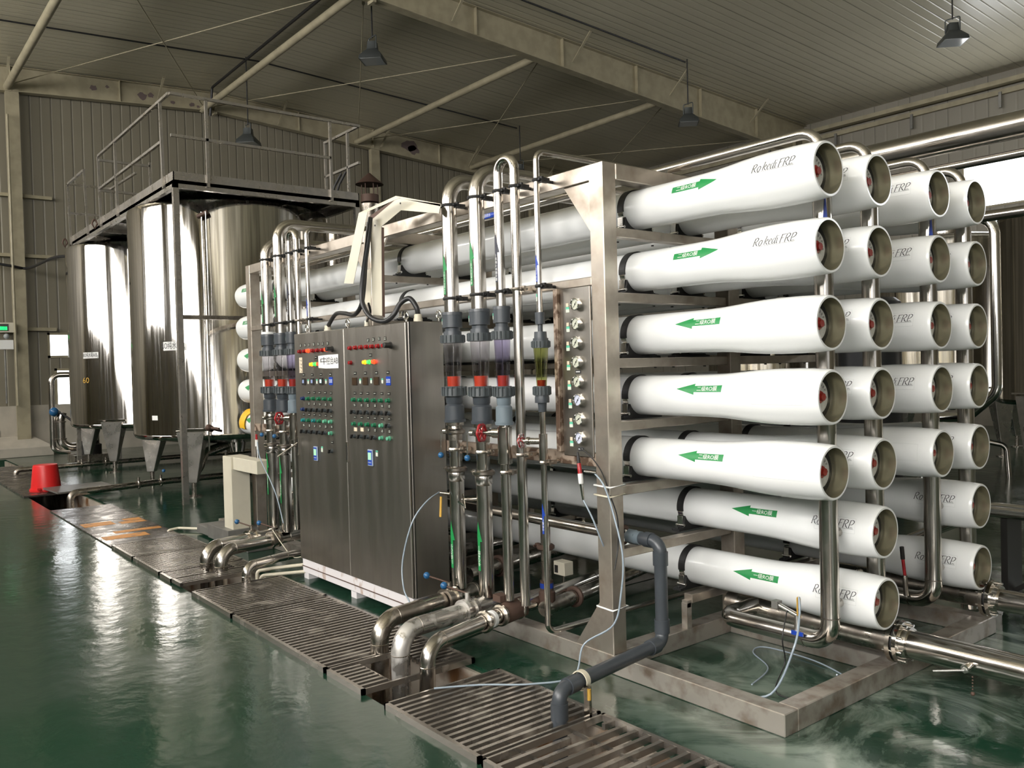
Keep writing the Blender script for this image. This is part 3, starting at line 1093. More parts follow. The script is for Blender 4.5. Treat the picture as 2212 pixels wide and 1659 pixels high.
def strap(x, parent):
    b = MB()
    vs, fs = [], []
    nseg = 28
    a0, a1 = -.15, PI + .15 + .0      # rubber over the top, from the front skin round to the back
    def band(aa, ab, r0, r1, w, mb):
        vs = []
        for i in range(nseg + 1):
            a = aa + (ab - aa) * i / nseg
            for xx, rr in ((x - w, r0), (x - w, r1), (x + w, r1), (x + w, r0)):
                vs.append((xx, -math.cos(a) * rr, math.sin(a) * rr))
        fs = [(4 * i + k, 4 * i + (k + 1) % 4, 4 * i + 4 + (k + 1) % 4, 4 * i + 4 + k) for i in range(nseg) for k in range(4)]
        fs += [(0, 1, 2, 3), (4 * nseg + 3, 4 * nseg + 2, 4 * nseg + 1, 4 * nseg)]
        mb.add(vs, fs, False)
    band(a0, a1, RB + .0005, RB + .0075, .022, b)
    o = b.build('strap', 'rubber', parent)
    c = MB()
    for s in (-1, 1):
        if s < 0:
            band(-.78, a0, RB + .001, RB + .006, .018, c)
        c.box(x - .018, x + .018, s * (RB + .004) - .004, s * (RB + .004) + .004, -.10, -.045)
        c.cyl((x - .03, s * (RB + .004), -.098), (x + .03, s * (RB + .004), -.098), .008, 8)
    c.build('buckle', 'chrome', o)
    d = MB()
    prof = [(-.155, -.128), (.155, -.128), (.155, -.116), (.112, -.112)]
    for i in range(13):
        a = -.42 - (PI - .84) * i / 12
        prof.append((math.cos(a) * (RB + .001), math.sin(a) * (RB + .001)))
    prof.append((-.112, -.112))
    prof.append((-.155, -.116))
    # a slim saddle in two lips
    vs = [(x - .028, y, z) for y, z in prof] + [(x + .028, y, z) for y, z in prof]
    nn = len(prof)
    d.add(vs, [list(range(nn)), [nn + nn - 1 - i for i in range(nn)]] + [(i, i + nn, (i + 1) % nn + nn, (i + 1) % nn) for i in range(nn)])
    for s in (-1, 1):
        d.cyl((x, s * .14, -.118), (x, s * .14, -.108), .010, 6)
        d.cyl((x, s * .14, -.185), (x, s * .14, -.178), .008, 6)
    d.build('saddle', 'rubber', parent)


for x in (-1.18, -3.52, -5.93):
    strap(x, vt)
ar1 = arrow_sticker(-.675, .36, 1, '二级RO膜', vt)
ar2 = arrow_sticker(-.675, .36, -1, '二级RO膜', vt)
ar3 = arrow_sticker(-.675, .36, -1, '一级RO膜', vt)
ar4 = arrow_sticker(-6.56, .33, 1, '二级RO膜', vt)
ar5 = arrow_sticker(-6.56, .33, -1, '二级RO膜', vt)
br = brand(-.215, .30, vt)
b = MB()
f1 = wrapx(.0007, .12, -.21)
for q in (rect(-.135, .135, .036, .037), rect(-.135, .135, -.045, -.044), rect(-.135, -.134, -.045, .037), rect(.134, .135, -.045, .037)):
    patch(b, [q], f1, 10, 3)
oldlab = b.build('label_outline', 'faded', vt)
index_kids()
RN = ['top row', 'second row', 'third row', 'fourth row', 'fifth row', 'sixth row', 'bottom row']
CN = ['nearest column', 'second column', 'third column', 'farthest column']
variants = {'r': ar1, 'l': ar2, 'f': ar3, 'fr': ar4, 'fl': ar5, 'b': br, 'o': oldlab}
for r, z in enumerate(ROWZ):
    for c, y in enumerate(COLY):
        if r >= 5 and c in (0, 2):
            continue
        v = vt.copy()
        v.name = 'pressure_vessel'
        COL.objects.link(v)
        v.location = (0, y, z)
        extra = 'with arrow toward its open end' if r < 2 else 'with arrow away from its open end'
        if c:
            extra = 'behind the nearer column' if r < 5 else 'behind the steel riser pipe'
        tag(v, 'white tubular pressure vessel, %s, %s, %s' % (RN[r], CN[c], extra), 'pressure vessel', 'white pressure vessels in the rack')
        want = set()
        if c == 0 or (c == 1 and r >= 4):
            want.add('r' if r < 2 else ('l' if r < 5 else 'f'))
        if c == 0:
            want.add('fr' if r < 2 else 'fl')
        if not (c == 0 and r >= 2) and not (c == 2 and r == 4):
            want.add('b')
        if c == 0 and r in (3, 4) or (c == 2 and r == 4):
            want.add('o')
        for k in kids(vt):
            if k in variants.values() and not any(variants[w] is k for w in want):
                continue
            copy_tree(k, v)
for k in list(kids(vt)):
    for g in kids(k):
        bpy.data.objects.remove(g)
    bpy.data.objects.remove(k)
bpy.data.objects.remove(vt)


# ------------------------------------------------------------------ riser pipes at the open ends
def piping(name, parts, label, cat, loc=None, group=None):
    """parts: (part name, material, mesh builder)"""
    t = thing(name, loc or parts[0][2].v[0], label, cat, group)
    for nm, m, mb in parts:
        mb.build(nm, m, t)
    return t


HX, HR = -.168, .045
for i, (y, xe, dirn) in enumerate(((.2175, -.81, 1), (.65, -.5, 0), (1.265, -.75, 1), (1.70, -.5, 0))):
    b = MB()
    pts = [(-7.0, y, 2.705), (HX, y, 2.705), (HX, y, .24 if dirn else .12)]
    if dirn:
        pts += [(xe, y, .235), (xe, y + .34, .235)]
    b.tube(pts[:2] + [(HX, y, 1.3)], .027, .11, 18)
    c = MB()
    c.tube([(HX, y, 2.5)] + pts[2:], HR, .10, 22)
    c.lathe([(0, .027), (.05, HR)], (HX, y, 2.55), (0, 0, -1), 22, (False, False))
    for r, z in enumerate(ROWZ):
        cc = {0: (0, 1), 1: (1,), 2: (2, 3), 3: (3,)}[i]
        for q in cc:
            if r >= 5 and q in (0, 2):
                continue
            s = 1 if COLY[q] > y else -1
            c.cyl((HX, y, z), (HX, COLY[q] - s * .12, z), .022, 12)
    lab = ['steel riser pipe between nearest and second vessel columns, elbowing across the floor',
           'steel riser pipe just behind the second vessel column',
           'steel riser pipe between third and farthest vessel columns, bent at its foot',
           'steel riser pipe just behind the farthest vessel column'][i]
    t = piping('riser_pipe', [('top_run', 'pipe', b), ('riser', 'pipe', c)], lab, 'pipe', (HX, y, 0), 'riser pipes of the rack')
    if i == 0:
        q_ = at(1056, 462, 'y', y)
        bl, bt = MB(), MB()
        gy = lambda u, v, e=.0008: (q_.x + u, y - math.cos(v / .027) * (.027 + e), 2.705 + math.sin(v / .027) * (.027 + e))
        patch(bl, [rect(-.08, .12, -.020, .020)], gy, 2, 8)
        ol = bl.build('blue_label', 'bluelab', t)
        text_on(bt, '二级浓水', .028, lambda u, v: gy(u + .0, v, .002))
        bt.build('lettering', 'white', ol)
    if i in (0, 2):
        m = MB()
        m.lathe([(0, .0465), (.006, .0465)], (HX, y, .36), (0, 0, 1), 22, (False, False))
        m.lathe([(0, .0465), (.006, .0465)], (HX - .13, y, .235), (-1, 0, 0), 22, (False, False))
        m.build('weld_bead', 'pipe_dirty', t)
        a = MB()
        zz = ROWZ[0] - .19
        a.prism([(HX + .03, y - .0455, zz), (HX + .045, y - .03, zz), (HX + .04, y - .036, zz + .12)], (0, -.001, 0))
        a.build('flow_arrow', 'bluelab', t)


# ------------------------------------------------------------------ flow meter lines in front of the rack
def clamp(x, z, r, y=-.5, rail=True):
    b = MB()
    b.lathe([(-.009, r + .001), (-.009, r + .005), (.0, r + .008), (.009, r + .005), (.009, r + .001)], (x, y, z), (0, 0, 1), 20, (False, False))
    b.box(x + r * .2, x + r * .2 + .03, y + r, y + r + .05, z - .012, z + .012)
    b.cyl((x + r + .012, y - .01, z), (x + r + .012, y + .04, z), .007, 8)
    b.box(x + .0, x + r + .022, y + r * .3, y + r * .3 + .014, z - .016, z + .016)
    b.cyl((x, y + r, z), (x, -.36, z), .009, 8)
    return b


def tri_clamp(b, x, y, z, r, ax=(0, 0, 1), side=-1):
    b.lathe([(-.016, r + .002), (-.016, r + .012), (-.008, r + .022), (.008, r + .022), (.016, r + .012), (.016, r + .002)], (x, y, z), ax, 22, (False, False))
    if abs(ax[2]) > .5:
        b.box(x + side * (r + .02), x + side * (r + .055), y - .012, y + .012, z - .012, z + .012)
        b.cyl((x + side * (r + .045), y - .03, z), (x + side * (r + .045), y + .03, z), .006, 8)


def sticker_v(parent, x, y, r, z0, z1, m, chars, az=-1.68, w=.046, flip=False):
    """upright flow arrow with a column of characters on a pipe"""
    fn = lambda u, v, e=.0006: (x + math.cos(az + u / r) * (r + e), y + math.sin(az + u / r) * (r + e), v)
    b = MB()
    hd = min(.16, (z1 - z0) * .4)
    w = min(w, r * 1.7)
    patch(b, [((-w * .31, z0), (w * .31, z0), (w * .31, z1 - hd), (-w * .31, z1 - hd))], fn, 4, 1)
    patch(b, [((-w * .62, z1 - hd), (w * .62, z1 - hd), (.0006, z1), (-.0006, z1))], fn, 6, 6)
    o = b.build('flow_arrow', m, parent)
    t = MB()
    flip = flip or -1
    if flip:
        text_on(t, chars, min(w * .62, (z1 - hd - z0) / len(chars.replace('RO', 'X')) * .92), lambda u, v: fn(-v * (1 if flip > 0 else -1), (z0 + z1 - hd) / 2 + u * (1 if flip > 0 else -1), .0014))
    else:
        st_ = (z1 - hd - z0) / len(chars)
        for i, ch in enumerate(chars):
            text_on(t, ch, min(w * .6, st_ * .95), lambda u, v: fn(u, z1 - hd - st_ * (i + .5) + v, .0014))
    t.build('lettering', 'white', o)
    return o


def small_tag(parent, x, y, r, z, az=-2.1, w=.03, h=.035):
    fn = lambda u, v, e=.0008: (x + math.cos(az + u / r) * (r + e), y + math.sin(az + u / r) * (r + e), z + v)
    b = MB()
    patch(b, [rect(-w / 2, w / 2, -h / 2, h * .1)], fn, 5, 1)
    o = b.build('paper_tag', 'tagw', parent)
    b = MB()
    patch(b, [rect(-w / 2, w / 2, h * .1, h / 2)], fn, 5, 1)
    b.build('tag_heading', 'tagg', o)


def meter(x, r, label, kind='big', fl='float', clear='clear', arrow=None, low=None, top='back', wheel=None, bottom=.25, tagz=True, white=False, xu=None):
    y = -.5
    t = thing('flow_meter_line', (x, y, 0), label, 'flow meter pipe', 'flow meter lines in front of the rack')
    k = 1.0 if kind == 'big' else (.8 if kind == 'mid' else .62)
    up = MB()
    if top == 'back':
        zt = 2.90 if fl == 'float' and x in (-1.98, -4.86) else 2.78
        up.tube([(x, y, 1.95), (x, y, zt), (x, 1.55, zt)], r, .13, 22)
    elif top == 'u':
        up.tube([(x, y, 1.95), (x, y, 2.79), (xu, y, 2.79), (xu, y, bottom)], r, .075, 20, 8)
    elif top == 'thin':
        up.tube([(x, y, 1.90), (x, y, 2.775), (x, 1.2, 2.775)], r, .05, 16)
    up.build('upper_pipe', 'pipe', t)
    # grey plastic socket and union above the sight tube
    g, g2 = MB(), MB()
    R = .052 * k / .8 if kind != 'small' else .030
    if kind == 'small':
        g.lathe([(1.905, .027), (1.84, .026), (1.84, .014), (1.80, .014), (1.80, .034), (1.765, .036), (1.765, .042), (1.752, .042)], (x, y, 0), (0, 0, 1), 20)
        g2.lathe([(1.480, .034), (1.44, .040), (1.415, .040), (1.415, .026), (1.40, .024), (1.365, .022)], (x, y, 0), (0, 0, 1), 20)
        nut = [(1.752, .048), (1.712, .048), (1.712, .04)]
        nut2 = [(1.505, .038), (1.505, .046), (1.455, .046), (1.455, .036)]
    else:
        g.lathe([(1.962, R * .98), (1.945, R * 1.0), (1.945, R * .96), (1.868, R * .96), (1.868, R * .72), (1.845, R * .72), (1.845, R * .86), (1.822, R * .88), (1.822, R * 1.0)], (x, y, 0), (0, 0, 1), 24)
        g2.lathe([(1.492, R * .9), (1.44, R * .9), (1.44, R * .82), (1.405, R * .8), (1.395, R * .72), (1.385, R * .92), (1.30, R * .95), (1.30, R * 1.06), (1.282, R * 1.02)], (x, y, 0), (0, 0, 1), 24)
        nut = [(1.822, R * 1.02), (1.822, R * 1.14), (1.772, R * 1.14), (1.772, R * .9)]
        nut2 = [(1.505, R * .9), (1.492, R * 1.12), (1.445, R * 1.16), (1.445, R * .9)]
    g.build('upper_socket', 'pvc', t)
    g2.build('lower_socket', 'pvc' if kind != 'mid' else 'pvc_l', t)
    for q, pr in enumerate((nut, nut2)):
        n_ = MB()
        n_.lathe(pr, (x, y, 0), (0, 0, 1), 24)
        rm = max(p[1] for p in pr)
        z0, z1 = min(p[0] for p in pr), max(p[0] for p in pr)
        for i in range(16):
            a = 2 * PI * i / 16
            n_.box(x + math.cos(a) * rm - .004, x + math.cos(a) * rm + .004, y + math.sin(a) * rm - .004, y + math.sin(a) * rm + .004, z0 + .004, z1 - .004)
        n_.build('union_nut', 'dgrey', t)
    # tapered clear tube, float, guide rod
    rt, rb = (.041, .027) if kind == 'small' else (R * .92, R * .70)
    MB().lathe([(1.50, rb), (1.775 if kind != 'small' else 1.715, rt)], (x, y, 0), (0, 0, 1), 24, (False, False)).build('sight_tube', clear, t)
    MB().cyl((x, y, 1.50), (x, y, 1.77), .0025, 6).build('guide_rod', 'chrome', t)
    f0, f1 = 1.497, 1.566
    if kind == 'small':
        f0, f1 = 1.498, 1.538
    MB().lathe([(f0, rb * .84), (f1 - .012, rb * .90), (f1, rb * .90)], (x, y, 0), (0, 0, 1), 20).build('float', fl, t)
    # lower fittings
    lo = MB()
    rf = r if kind != 'mid' else r
    if kind == 'big':
        lo.tube([(x, y, 1.30), (x, y, bottom + .0)], r * .86, 0, 22, caps=True)
        lo.lathe([(.995, r * .9), (.97, r * 1.12), (.925, r * 1.12), (.915, r)], (x, y, 0), (0, 0, 1), 22, (False, False))
        lo.tube([(x, y, .925), (x, y, bottom)], r, 0, 22)
        lo.build('lower_pipe', 'pipe', t)
        v = MB()
        tri_clamp(v, x, y, 1.225, r * .86)
        v.lathe([(1.17, r * .9), (1.24, r * .98), (1.26, r * .9)], (x, y, 0), (0, 0, 1), 22, (False, False))
        vb = v.build('valve_body', 'pipe_dirty', t)
        h = MB()
        h.cyl((x - r - .01, y - .01, 1.225), (x - r - .04, y - .03, 1.225), .018, 10)
        h.cyl((x - r - .04, y - .05, 1.215), (x - r - .045, y - .05, 1.085), .0045, 8)
        h.build('lever', 'pipe', vb)
        MB().sphere((x - r - .045, y - .05, 1.075), .019).build('lever_knob', 'blue', vb)
        c2 = MB()
        tri_clamp(c2, x, y, .99, r, side=-1)
        c2.build('clamp_ring', 'pipe_dirty', t)
        clamp(x, 1.115, r * .86).build('pipe_clip', 'pipe_dirty', t)
    elif kind == 'mid':
        lo.lathe([(1.30, .03), (1.27, .032), (1.27, .042), (1.06, .042), (1.055, .030), (bottom, r * 1.05)], (x, y, 0), (0, 0, 1), 20)
        lo.build('lower_pipe', 'pipe', t)
        clamp(x, 1.01, r).build('pipe_clip', 'pipe_dirty', t)
    else:
        lo.lathe([(1.365, .016), (1.245, .016), (1.245, .024), (1.10, .024), (1.10, .017), (bottom, .017)], (x, y, 0), (0, 0, 1), 16)
        lo.tube([(x, y, .30), (x, y, .16), (x, 1.2, .16)], .017, .05, 14)
        lo.build('lower_pipe', 'pipe', t)
        clamp(x, 1.09, .017).build('pipe_clip', 'pipe_dirty', t)
    if wheel:
        wx, wz, wr, wm = wheel
        v = MB()
        v.cyl((x, y, wz), (x - .07, y - .03, wz), .030 if kind == 'mid' else .018, 14)
        v.cyl((x - .07, y - .03, wz), (wx, y - .06, wz + .0), .012, 10)
        v.lathe([(0, .022), (.018, .022)], (x - .075, y - .033, wz), (-1, -.4, 0), 6)
        vb = v.build('valve_body', 'pipe_dirty', t)
        w = MB()
        ax = Vector((-1, -.42, 0)).normalized()
        c = Vector((wx, y - .065, wz))
        s_ = ax.cross(Vector((0, 0, 1))).normalized()
        ring = []
        for i in range(40):
            a = 2 * PI * i / 40
            q = wr * (1 + .06 * math.cos(a * 6))
            ring.append(c + s_ * math.cos(a) * q + Vector((0, 0, 1)) * math.sin(a) * q)
        w.tube(ring, wr * .17, 0, 8, closed=True)
        for i in range(6):
            a = 2 * PI * i / 6
            w.cyl(c, c + s_ * math.cos(a) * wr + Vector((0, 0, 1)) * math.sin(a) * wr, wr * .11, 6)
        w.cyl(c - ax * .012, c + ax * .016, wr * .3, 8)
        w.build('handwheel', wm, vb)
    clamp(x, 2.62, r).build('pipe_clip', 'rubber', t)
    clamp(x, 2.047, r).build('pipe_clip', 'rubber', t)
    if top == 'u':
        clamp(xu, 2.62, r).build('pipe_clip', 'rubber', t)
        clamp(xu, 2.047, r).build('pipe_clip', 'pipe_dirty', t)
        clamp(xu, 1.12, r).build('pipe_clip', 'pipe_dirty', t)
    if arrow:
        sticker_v(t, x, y, r, *arrow)
    if low:
        sticker_v(t, x, y, r, *low[:4], flip=low[4])
    if tagz:
        if kind == 'small':
            small_tag(t, x, y, .017, 1.985, -2.2, .024, .04)
        else:
            small_tag(t, x, y, R * .97, 1.905)
            if white:
                MB().lathe([(1.965, R * .9), (1.985, R * .9)], (x, y, 0), (0, 0, 1), 20, (True, True)).build('tape_wrap', 'white', t)
    if kind == 'big' and not white:
        MB().lathe([(1.285, R * .9), (1.262, R * .88)], (x, y, 0), (0, 0, 1), 20, (False, False)).build('tape_wrap', 'white' if x in (-1.98, -4.86) else 'pipe_dirty', t)
    return t


meter(-2.265, .047, 'thick steel flow meter line beside the cabinet with a blue ball lever', arrow=(2.07, 2.32, 'green', '二级产水回原水口'), low=(.38, .67, 'green', '二级RO水', 1))
meter(-1.985 + .005, .047, 'thickest tall flow meter line with the highest elbow and white tape', arrow=(2.10, 2.36, 'green', '一级产水回原水箱'), low=(.41, .70, 'green', '一级RO水', -1))
meter(-1.765, .028, 'slim flow meter line ending in a hairpin loop, with a red handwheel', kind='mid', clear='clear_p', arrow=(2.10, 2.38, 'dark', '一级废水至废水箱'), top='u', xu=-1.615, wheel=(-1.90, 1.235, .048, 'red'), bottom=.27)
meter(-1.425, .0165, 'thinnest flow meter line with yellowed tube and worn handwheel', kind='small', clear='clear_y', fl='float_r', arrow=(2.07, 2.216, 'bluelab', '二级浓水回一级水箱'), low=(.70, .865, 'bluelab', '二级浓水', -1), top='thin', wheel=(-1.535, 1.205, .036, 'wheel_w'), bottom=.2)
meter(-5.14, .047, 'thick flow meter line left of the cabinet with white taped socket', arrow=(2.07, 2.34, 'green', '二级产水回原水口'), low=(.55, .95, 'green', '二级RO水', 1), white=True)
meter(-4.86, .047, 'thick flow meter line left of the cabinet with the higher elbow', arrow=(2.10, 2.38, 'green', '一级产水回原水箱'), low=(.5, .92, 'green', '一级RO水', -1))
meter(-4.645, .028, 'hairpin flow meter line half hidden by the cabinet edge, with red handwheel', kind='mid', clear='clear_p', arrow=(2.10, 2.38, 'dark', '一级废水至废水箱'), top='u', xu=-4.495, wheel=(-4.80, 1.235, .048, 'red'), bottom=.3)
meter(-4.30, .0165, 'thin pipe rising behind the cabinet top with a blue arrow', kind='small', clear='clear_y', fl='float_r', arrow=(2.07, 2.216, 'bluelab', '二级浓水回一级水箱'), top='thin', bottom=.3)


# ------------------------------------------------------------------ pipes dipping into the trench
def elbow_pipe(label, pts, r, m, bend, valve=None, wheel=None, name='drain_pipe', group='pipes dipping into the trench', extra=None):
    t = thing(name, (pts[0][0], pts[0][1], 0), label, 'pipe', group)
    MB().tube(pts, r, bend, 24, 8).build('tube', m, t)
    c = MB()
    # weld beads at the elbow
    for i in range(1, len(pts) - 1):
        a, q, z = Vector(pts[i - 1]), Vector(pts[i]), Vector(pts[i + 1])
        for w in (a, z):
            d = (w - q).normalized()
            c.lathe([(0, r * 1.0), (.002, r * 1.035), (.006, r * 1.0)], q + d * bend, d, 24, (False, False))
    c.build('weld_bead', 'pipe_dirty', t)
    if valve:
        (vx, vy, vz_), ax = valve
        axv = Vector(ax).normalized()
        v = MB()
        for s in (-.034, .034):
            v.lathe([(s - .012, r), (s - .012, r + .020), (s + .012, r + .020), (s + .012, r)], (vx, vy, vz_), axv, 28, (False, False))
        v.lathe([(-.022, r + .008), (.022, r + .008)], (vx, vy, vz_), axv, 28, (False, False))
        v.cyl((vx, vy, vz_ + r), (vx, vy, vz_ + r + .055), .015, 12)
        vb = v.build('valve_body', 'pipe_dirty' if m != 'pipe_scale' else 'pipe_scale', t)
        h = MB()
        tip = Vector((vx - .13, vy - .075, vz_ + r + .085))
        h.cyl((vx, vy, vz_ + r + .05), tip, .006, 8)
        h.build('lever', 'rust', vb)
        MB().sphere(tip, .022).build('lever_knob', 'blue', vb)
    return t


elbow_pipe('thick stained pipe arching into the trench, the farther of the large pair', [(-2.30, -.36, .20), (-2.265, -.5, .20), (-2.13, -1.15, .20), (-2.13, -1.15, -.45)], .052, 'pipe_dirty', .12, ((-2.235, -.60, .20), (.2, -1, 0)))
elbow_pipe('thick pipe with white limescale arching into the trench, the nearer of the large pair', [(-2.01, -.36, .20), (-1.98, -.5, .20), (-1.885, -1.16, .20), (-1.885, -1.16, -.45)], .052, 'pipe_scale', .12, ((-1.955, -.66, .20), (.14, -1, 0)))
t = elbow_pipe('bright steel pipe with a check valve arching into the open trench gap', [(-2.35, 1.55, .20), (-2.03, .50, .20), (-1.60, -1.17, .20), (-1.60, -1.17, -.45)], .040, 'pipe', .11)
b = MB()
ax = Vector((.25, -1, 0)).normalized()
for s in (-.72, -.58, -.42):
    b = MB()
    tri_clamp(b, -1.60 - .25 * (s + 1.17) * 1.0 * 1.0, s, .20, .040, ax)
    b.build('clamp_ring', 'pipe_dirty', t)
b = MB()
p0 = Vector((-1.60 - .25 * (-.60 + 1.17), -.60, .20))
b.lathe([(-.13, .045), (-.10, .066), (.06, .066), (.10, .045)], p0 + Vector((-.03, .11, 0)), ax, 6)
b.box(p0.x - .10, p0.x - .03, p0.y + .04, p0.y + .10, .262, .30)
b.build('check_valve', 'rust', t)
b = MB().lathe([(0, .048), (.02, .048)], p0 + ax * .05, ax, 24)
b.build('gasket', 'white', t)
elbow_pipe('lower bright pipe elbow rising beside the check valve pipe', [(-1.95, -.42, .10), (-1.79, -1.06, .10), (-1.79, -1.08, -.4)], .032, 'pipe', .06)
# the small trio at the far side of the cabinet
elbow_pipe('farther of two parallel steel elbows left of the cabinet', [(-5.18, -.36, .20), (-5.10, -.6, .20), (-4.95, -1.17, .20), (-4.95, -1.17, -.45)], .052, 'pipe', .12, ((-5.06, -.74, .20), (.25, -1, 0)))
elbow_pipe('nearer of two parallel steel elbows left of the cabinet', [(-4.93, -.36, .20), (-4.87, -.6, .20), (-4.72, -1.13, .20), (-4.72, -1.13, -.45)], .050, 'pipe', .12, ((-4.865, -.62, .20), (.25, -1, 0)))
elbow_pipe('smallest steel elbow left of the cabinet dipping between grating strips', [(-4.50, -.30, .14), (-4.36, -.8, .15), (-4.26, -1.10, .15), (-4.26, -1.10, -.45)], .034, 'pipe', .075)
# dark pipes lying under the vessels
k = 0
for x0, y0, x1, y1, z, r, lab in ((-1.75, -.25, -2.2, 1.5, .17, .045, 'dull pipe under the lowest vessels with an open clamp collar'),
                                  (-2.6, -.2, -2.9, 1.5, .22, .055, 'dark header pipe under the rack behind the pressure switch'),
                                  (-3.1, -.2, -3.3, 1.5, .25, .05, 'dark header pipe deepest under the rack'),
                                  ):
    t = thing('header_pipe', (x0, y0, z), lab, 'pipe', 'dark pipes under the rack')
    MB().tube([(x0, y0, z), (x1, y1, z)], r, 0, 18).build('tube', 'pipe_dirty', t)
    b = MB()
    tri_clamp(b, x0 + (x1 - x0) * .18, y0 + (y1 - y0) * .18, z, r, Vector((x1 - x0, y1 - y0, 0)))
    b.build('clamp_ring', 'rust', t)
# cross pipe at knee height with the pump tee
t = thing('cross_pipe', (-2.4, -.2, .69), 'horizontal steel pipe behind the flow meters with a capped tee below', 'pipe')
MB().tube([(-3.4, -.2, .69), (-1.12, -.2, .69)], .032, 0, 18).build('tube', 'pipe', t)
b = MB()
b.tube([(-1.78, -.2, .68), (-1.78, -.2, .12)], .030, 0, 18)
b.build('tee_leg', 'pipe_dirty', t)
b = MB()
tri_clamp(b, -1.78, -.2, .53, .032)
tri_clamp(b, -1.14, -.2, .69, .034, (1, 0, 0))
b.build('clamp_ring', 'rust', t)
MB().lathe([(.19, .05), (.26, .05), (.27, .04), (.33, .04)], (-1.78, -.2, 0), (0, 0, 1), 8).build('coupling', 'rust', t)
MB().lathe([(.285, .041), (.315, .041)], (-1.78, -.2, 0), (0, 0, 1), 16, (False, False)).build('blue_band', 'bluelab', t)
b = MB()
b.cyl((-1.14, -.2, .72), (-1.12, -.215, .78), .008, 8)
b.build('wing_nut', 'rust', t)
# dark grey plastic pipe
t = thing('plastic_pipe', (-.87, -.2, 0), 'dark grey plastic pipe stepping down over the base rail into the trench', 'pipe')
MB().tube([(-1.0, -.2, .69), (-.87, -.2, .69), (-.87, -.2, .17), (-.74, -1.03, .17), (-.74, -1.03, -.40)], .0335, .055, 24, 8).build('tube', 'pvc', t)
b = MB()
b.lathe([(-1.09, .040), (-1.03, .040)], (0, -.2, .69), (1, 0, 0), 6)
b.lathe([(-1.03, .036), (-1.0, .036)], (0, -.2, .69), (1, 0, 0), 20)
b.build('union', 'pvc_l', t)
dv = Vector((.13, -.83, 0)).normalized()
for o, a, s0, s1 in (((-.87, -.2, .69), (-1, 0, 0), .055, .10), ((-.87, -.2, .69), (0, 0, -1), .05, .12), ((-.87, -.2, .17), (0, 0, 1), .05, .12),
                     ((-.87, -.2, .17), tuple(dv), .055, .12), ((-.74, -1.03, .17), tuple(-dv), .055, .12), ((-.74, -1.03, .17), (0, 0, -1), .055, .13)):
    MB().lathe([(s0, .0335), (s0, .0395), (s1, .0395), (s1, .0335)], o, a, 24, (False, False)).build('socket', 'pvc', t)
t = thing('pipe_bracket', (-.76, -.90, 0), 'rusty steel bracket with a band holding the grey plastic pipe', 'bracket')
MB().box(-.735, -.70, -.885, -.87, -.02, .16).build('leg', 'pipe_dirty', t)
MB().lathe([(-.014, .041), (-.014, .046), (.014, .046), (.014, .041)], Vector((-.74, -1.03, .17)) - dv * .16, dv, 24, (False, False)).build('band', 'creamp', t)
MB().lathe([(0, .009), (.05, .009)], (-.70, -.885, .10), (0, 0, 1), 8).build('bolt', 'ylever', t)

# large flanged pipes leaving toward the picture's edge
for x0, y, z, r, lab, lever in ((0.0, .545, .215, .068, 'large bright flanged pipe leaving the rack nearest the floor corner, with a small tap', True),
                                (0.0, 1.57, .235, .062, 'large bright flanged pipe leaving the rack behind the first one', False)):
    t = thing('flanged_pipe', (x0, y, 0), lab, 'pipe', 'large flanged pipes')
    MB().tube([(x0 + .03, y, z), (3.4, y, z)], r, 0, 28).build('tube', 'pipe', t)
    MB().tube([(-1.0, y, z), (x0 - .04, y, z)], r, 0, 20).build('inner_tube', 'pipe_dirty', t)
    b = MB()
    b.lathe([(0, .02), (0, .103), (.02, .103), (.02, .02)], (x0 + .012, y, z), (1, 0, 0), 32, (False, False))
    b.lathe([(.02, .082), (.05, .078), (.05, r)], (x0 + .012, y, z), (1, 0, 0), 32, (False, False))
    b.build('flange', 'pipe', t)
    MB().lathe([(0, .095), (.012, .095)], (x0, y, z), (1, 0, 0), 32).build('gasket', 'rubber', t)
    MB().lathe([(0, .02), (0, .103), (.022, .103), (.022, .02)], (x0 - .024, y, z), (1, 0, 0), 32, (False, False)).build('flange', 'pipe_dirty', t)
    for i in range(8):
        a = 2 * PI * i / 8 + .3
        MB().cyl((x0 - .04, y + math.cos(a) * .09, z + math.sin(a) * .09), (x0 + .055, y + math.cos(a) * .09, z + math.sin(a) * .09), .007, 6).build('bolt', 'chrome', t)
    if lever:
        b = MB()
        px = .36
        b.cyl((px, y - r + .01, z - .01), (px, y - r - .05, z - .02), .014, 10)
        b.lathe([(0, .02), (.03, .02)], (px, y - r - .02, z - .015), (0, -1, 0), 6)
        vb = b.build('tap_body', 'chrome', t)
        b = MB()
        b.bar((px + .0, y - r - .05, z - .018), (px - .13, y - r - .07, z - .05), .012, .006)
        b.build('lever', 'chrome', vb)
        b = MB()
        for i in range(5):
            b.sphere((px + .03, y - r - .04, z - .045 - i * .014), .0045, 6)
        b.sphere((px + .03, y - r - .04, z - .12), .010, 8)
        b.build('chain', 'rust', vb)

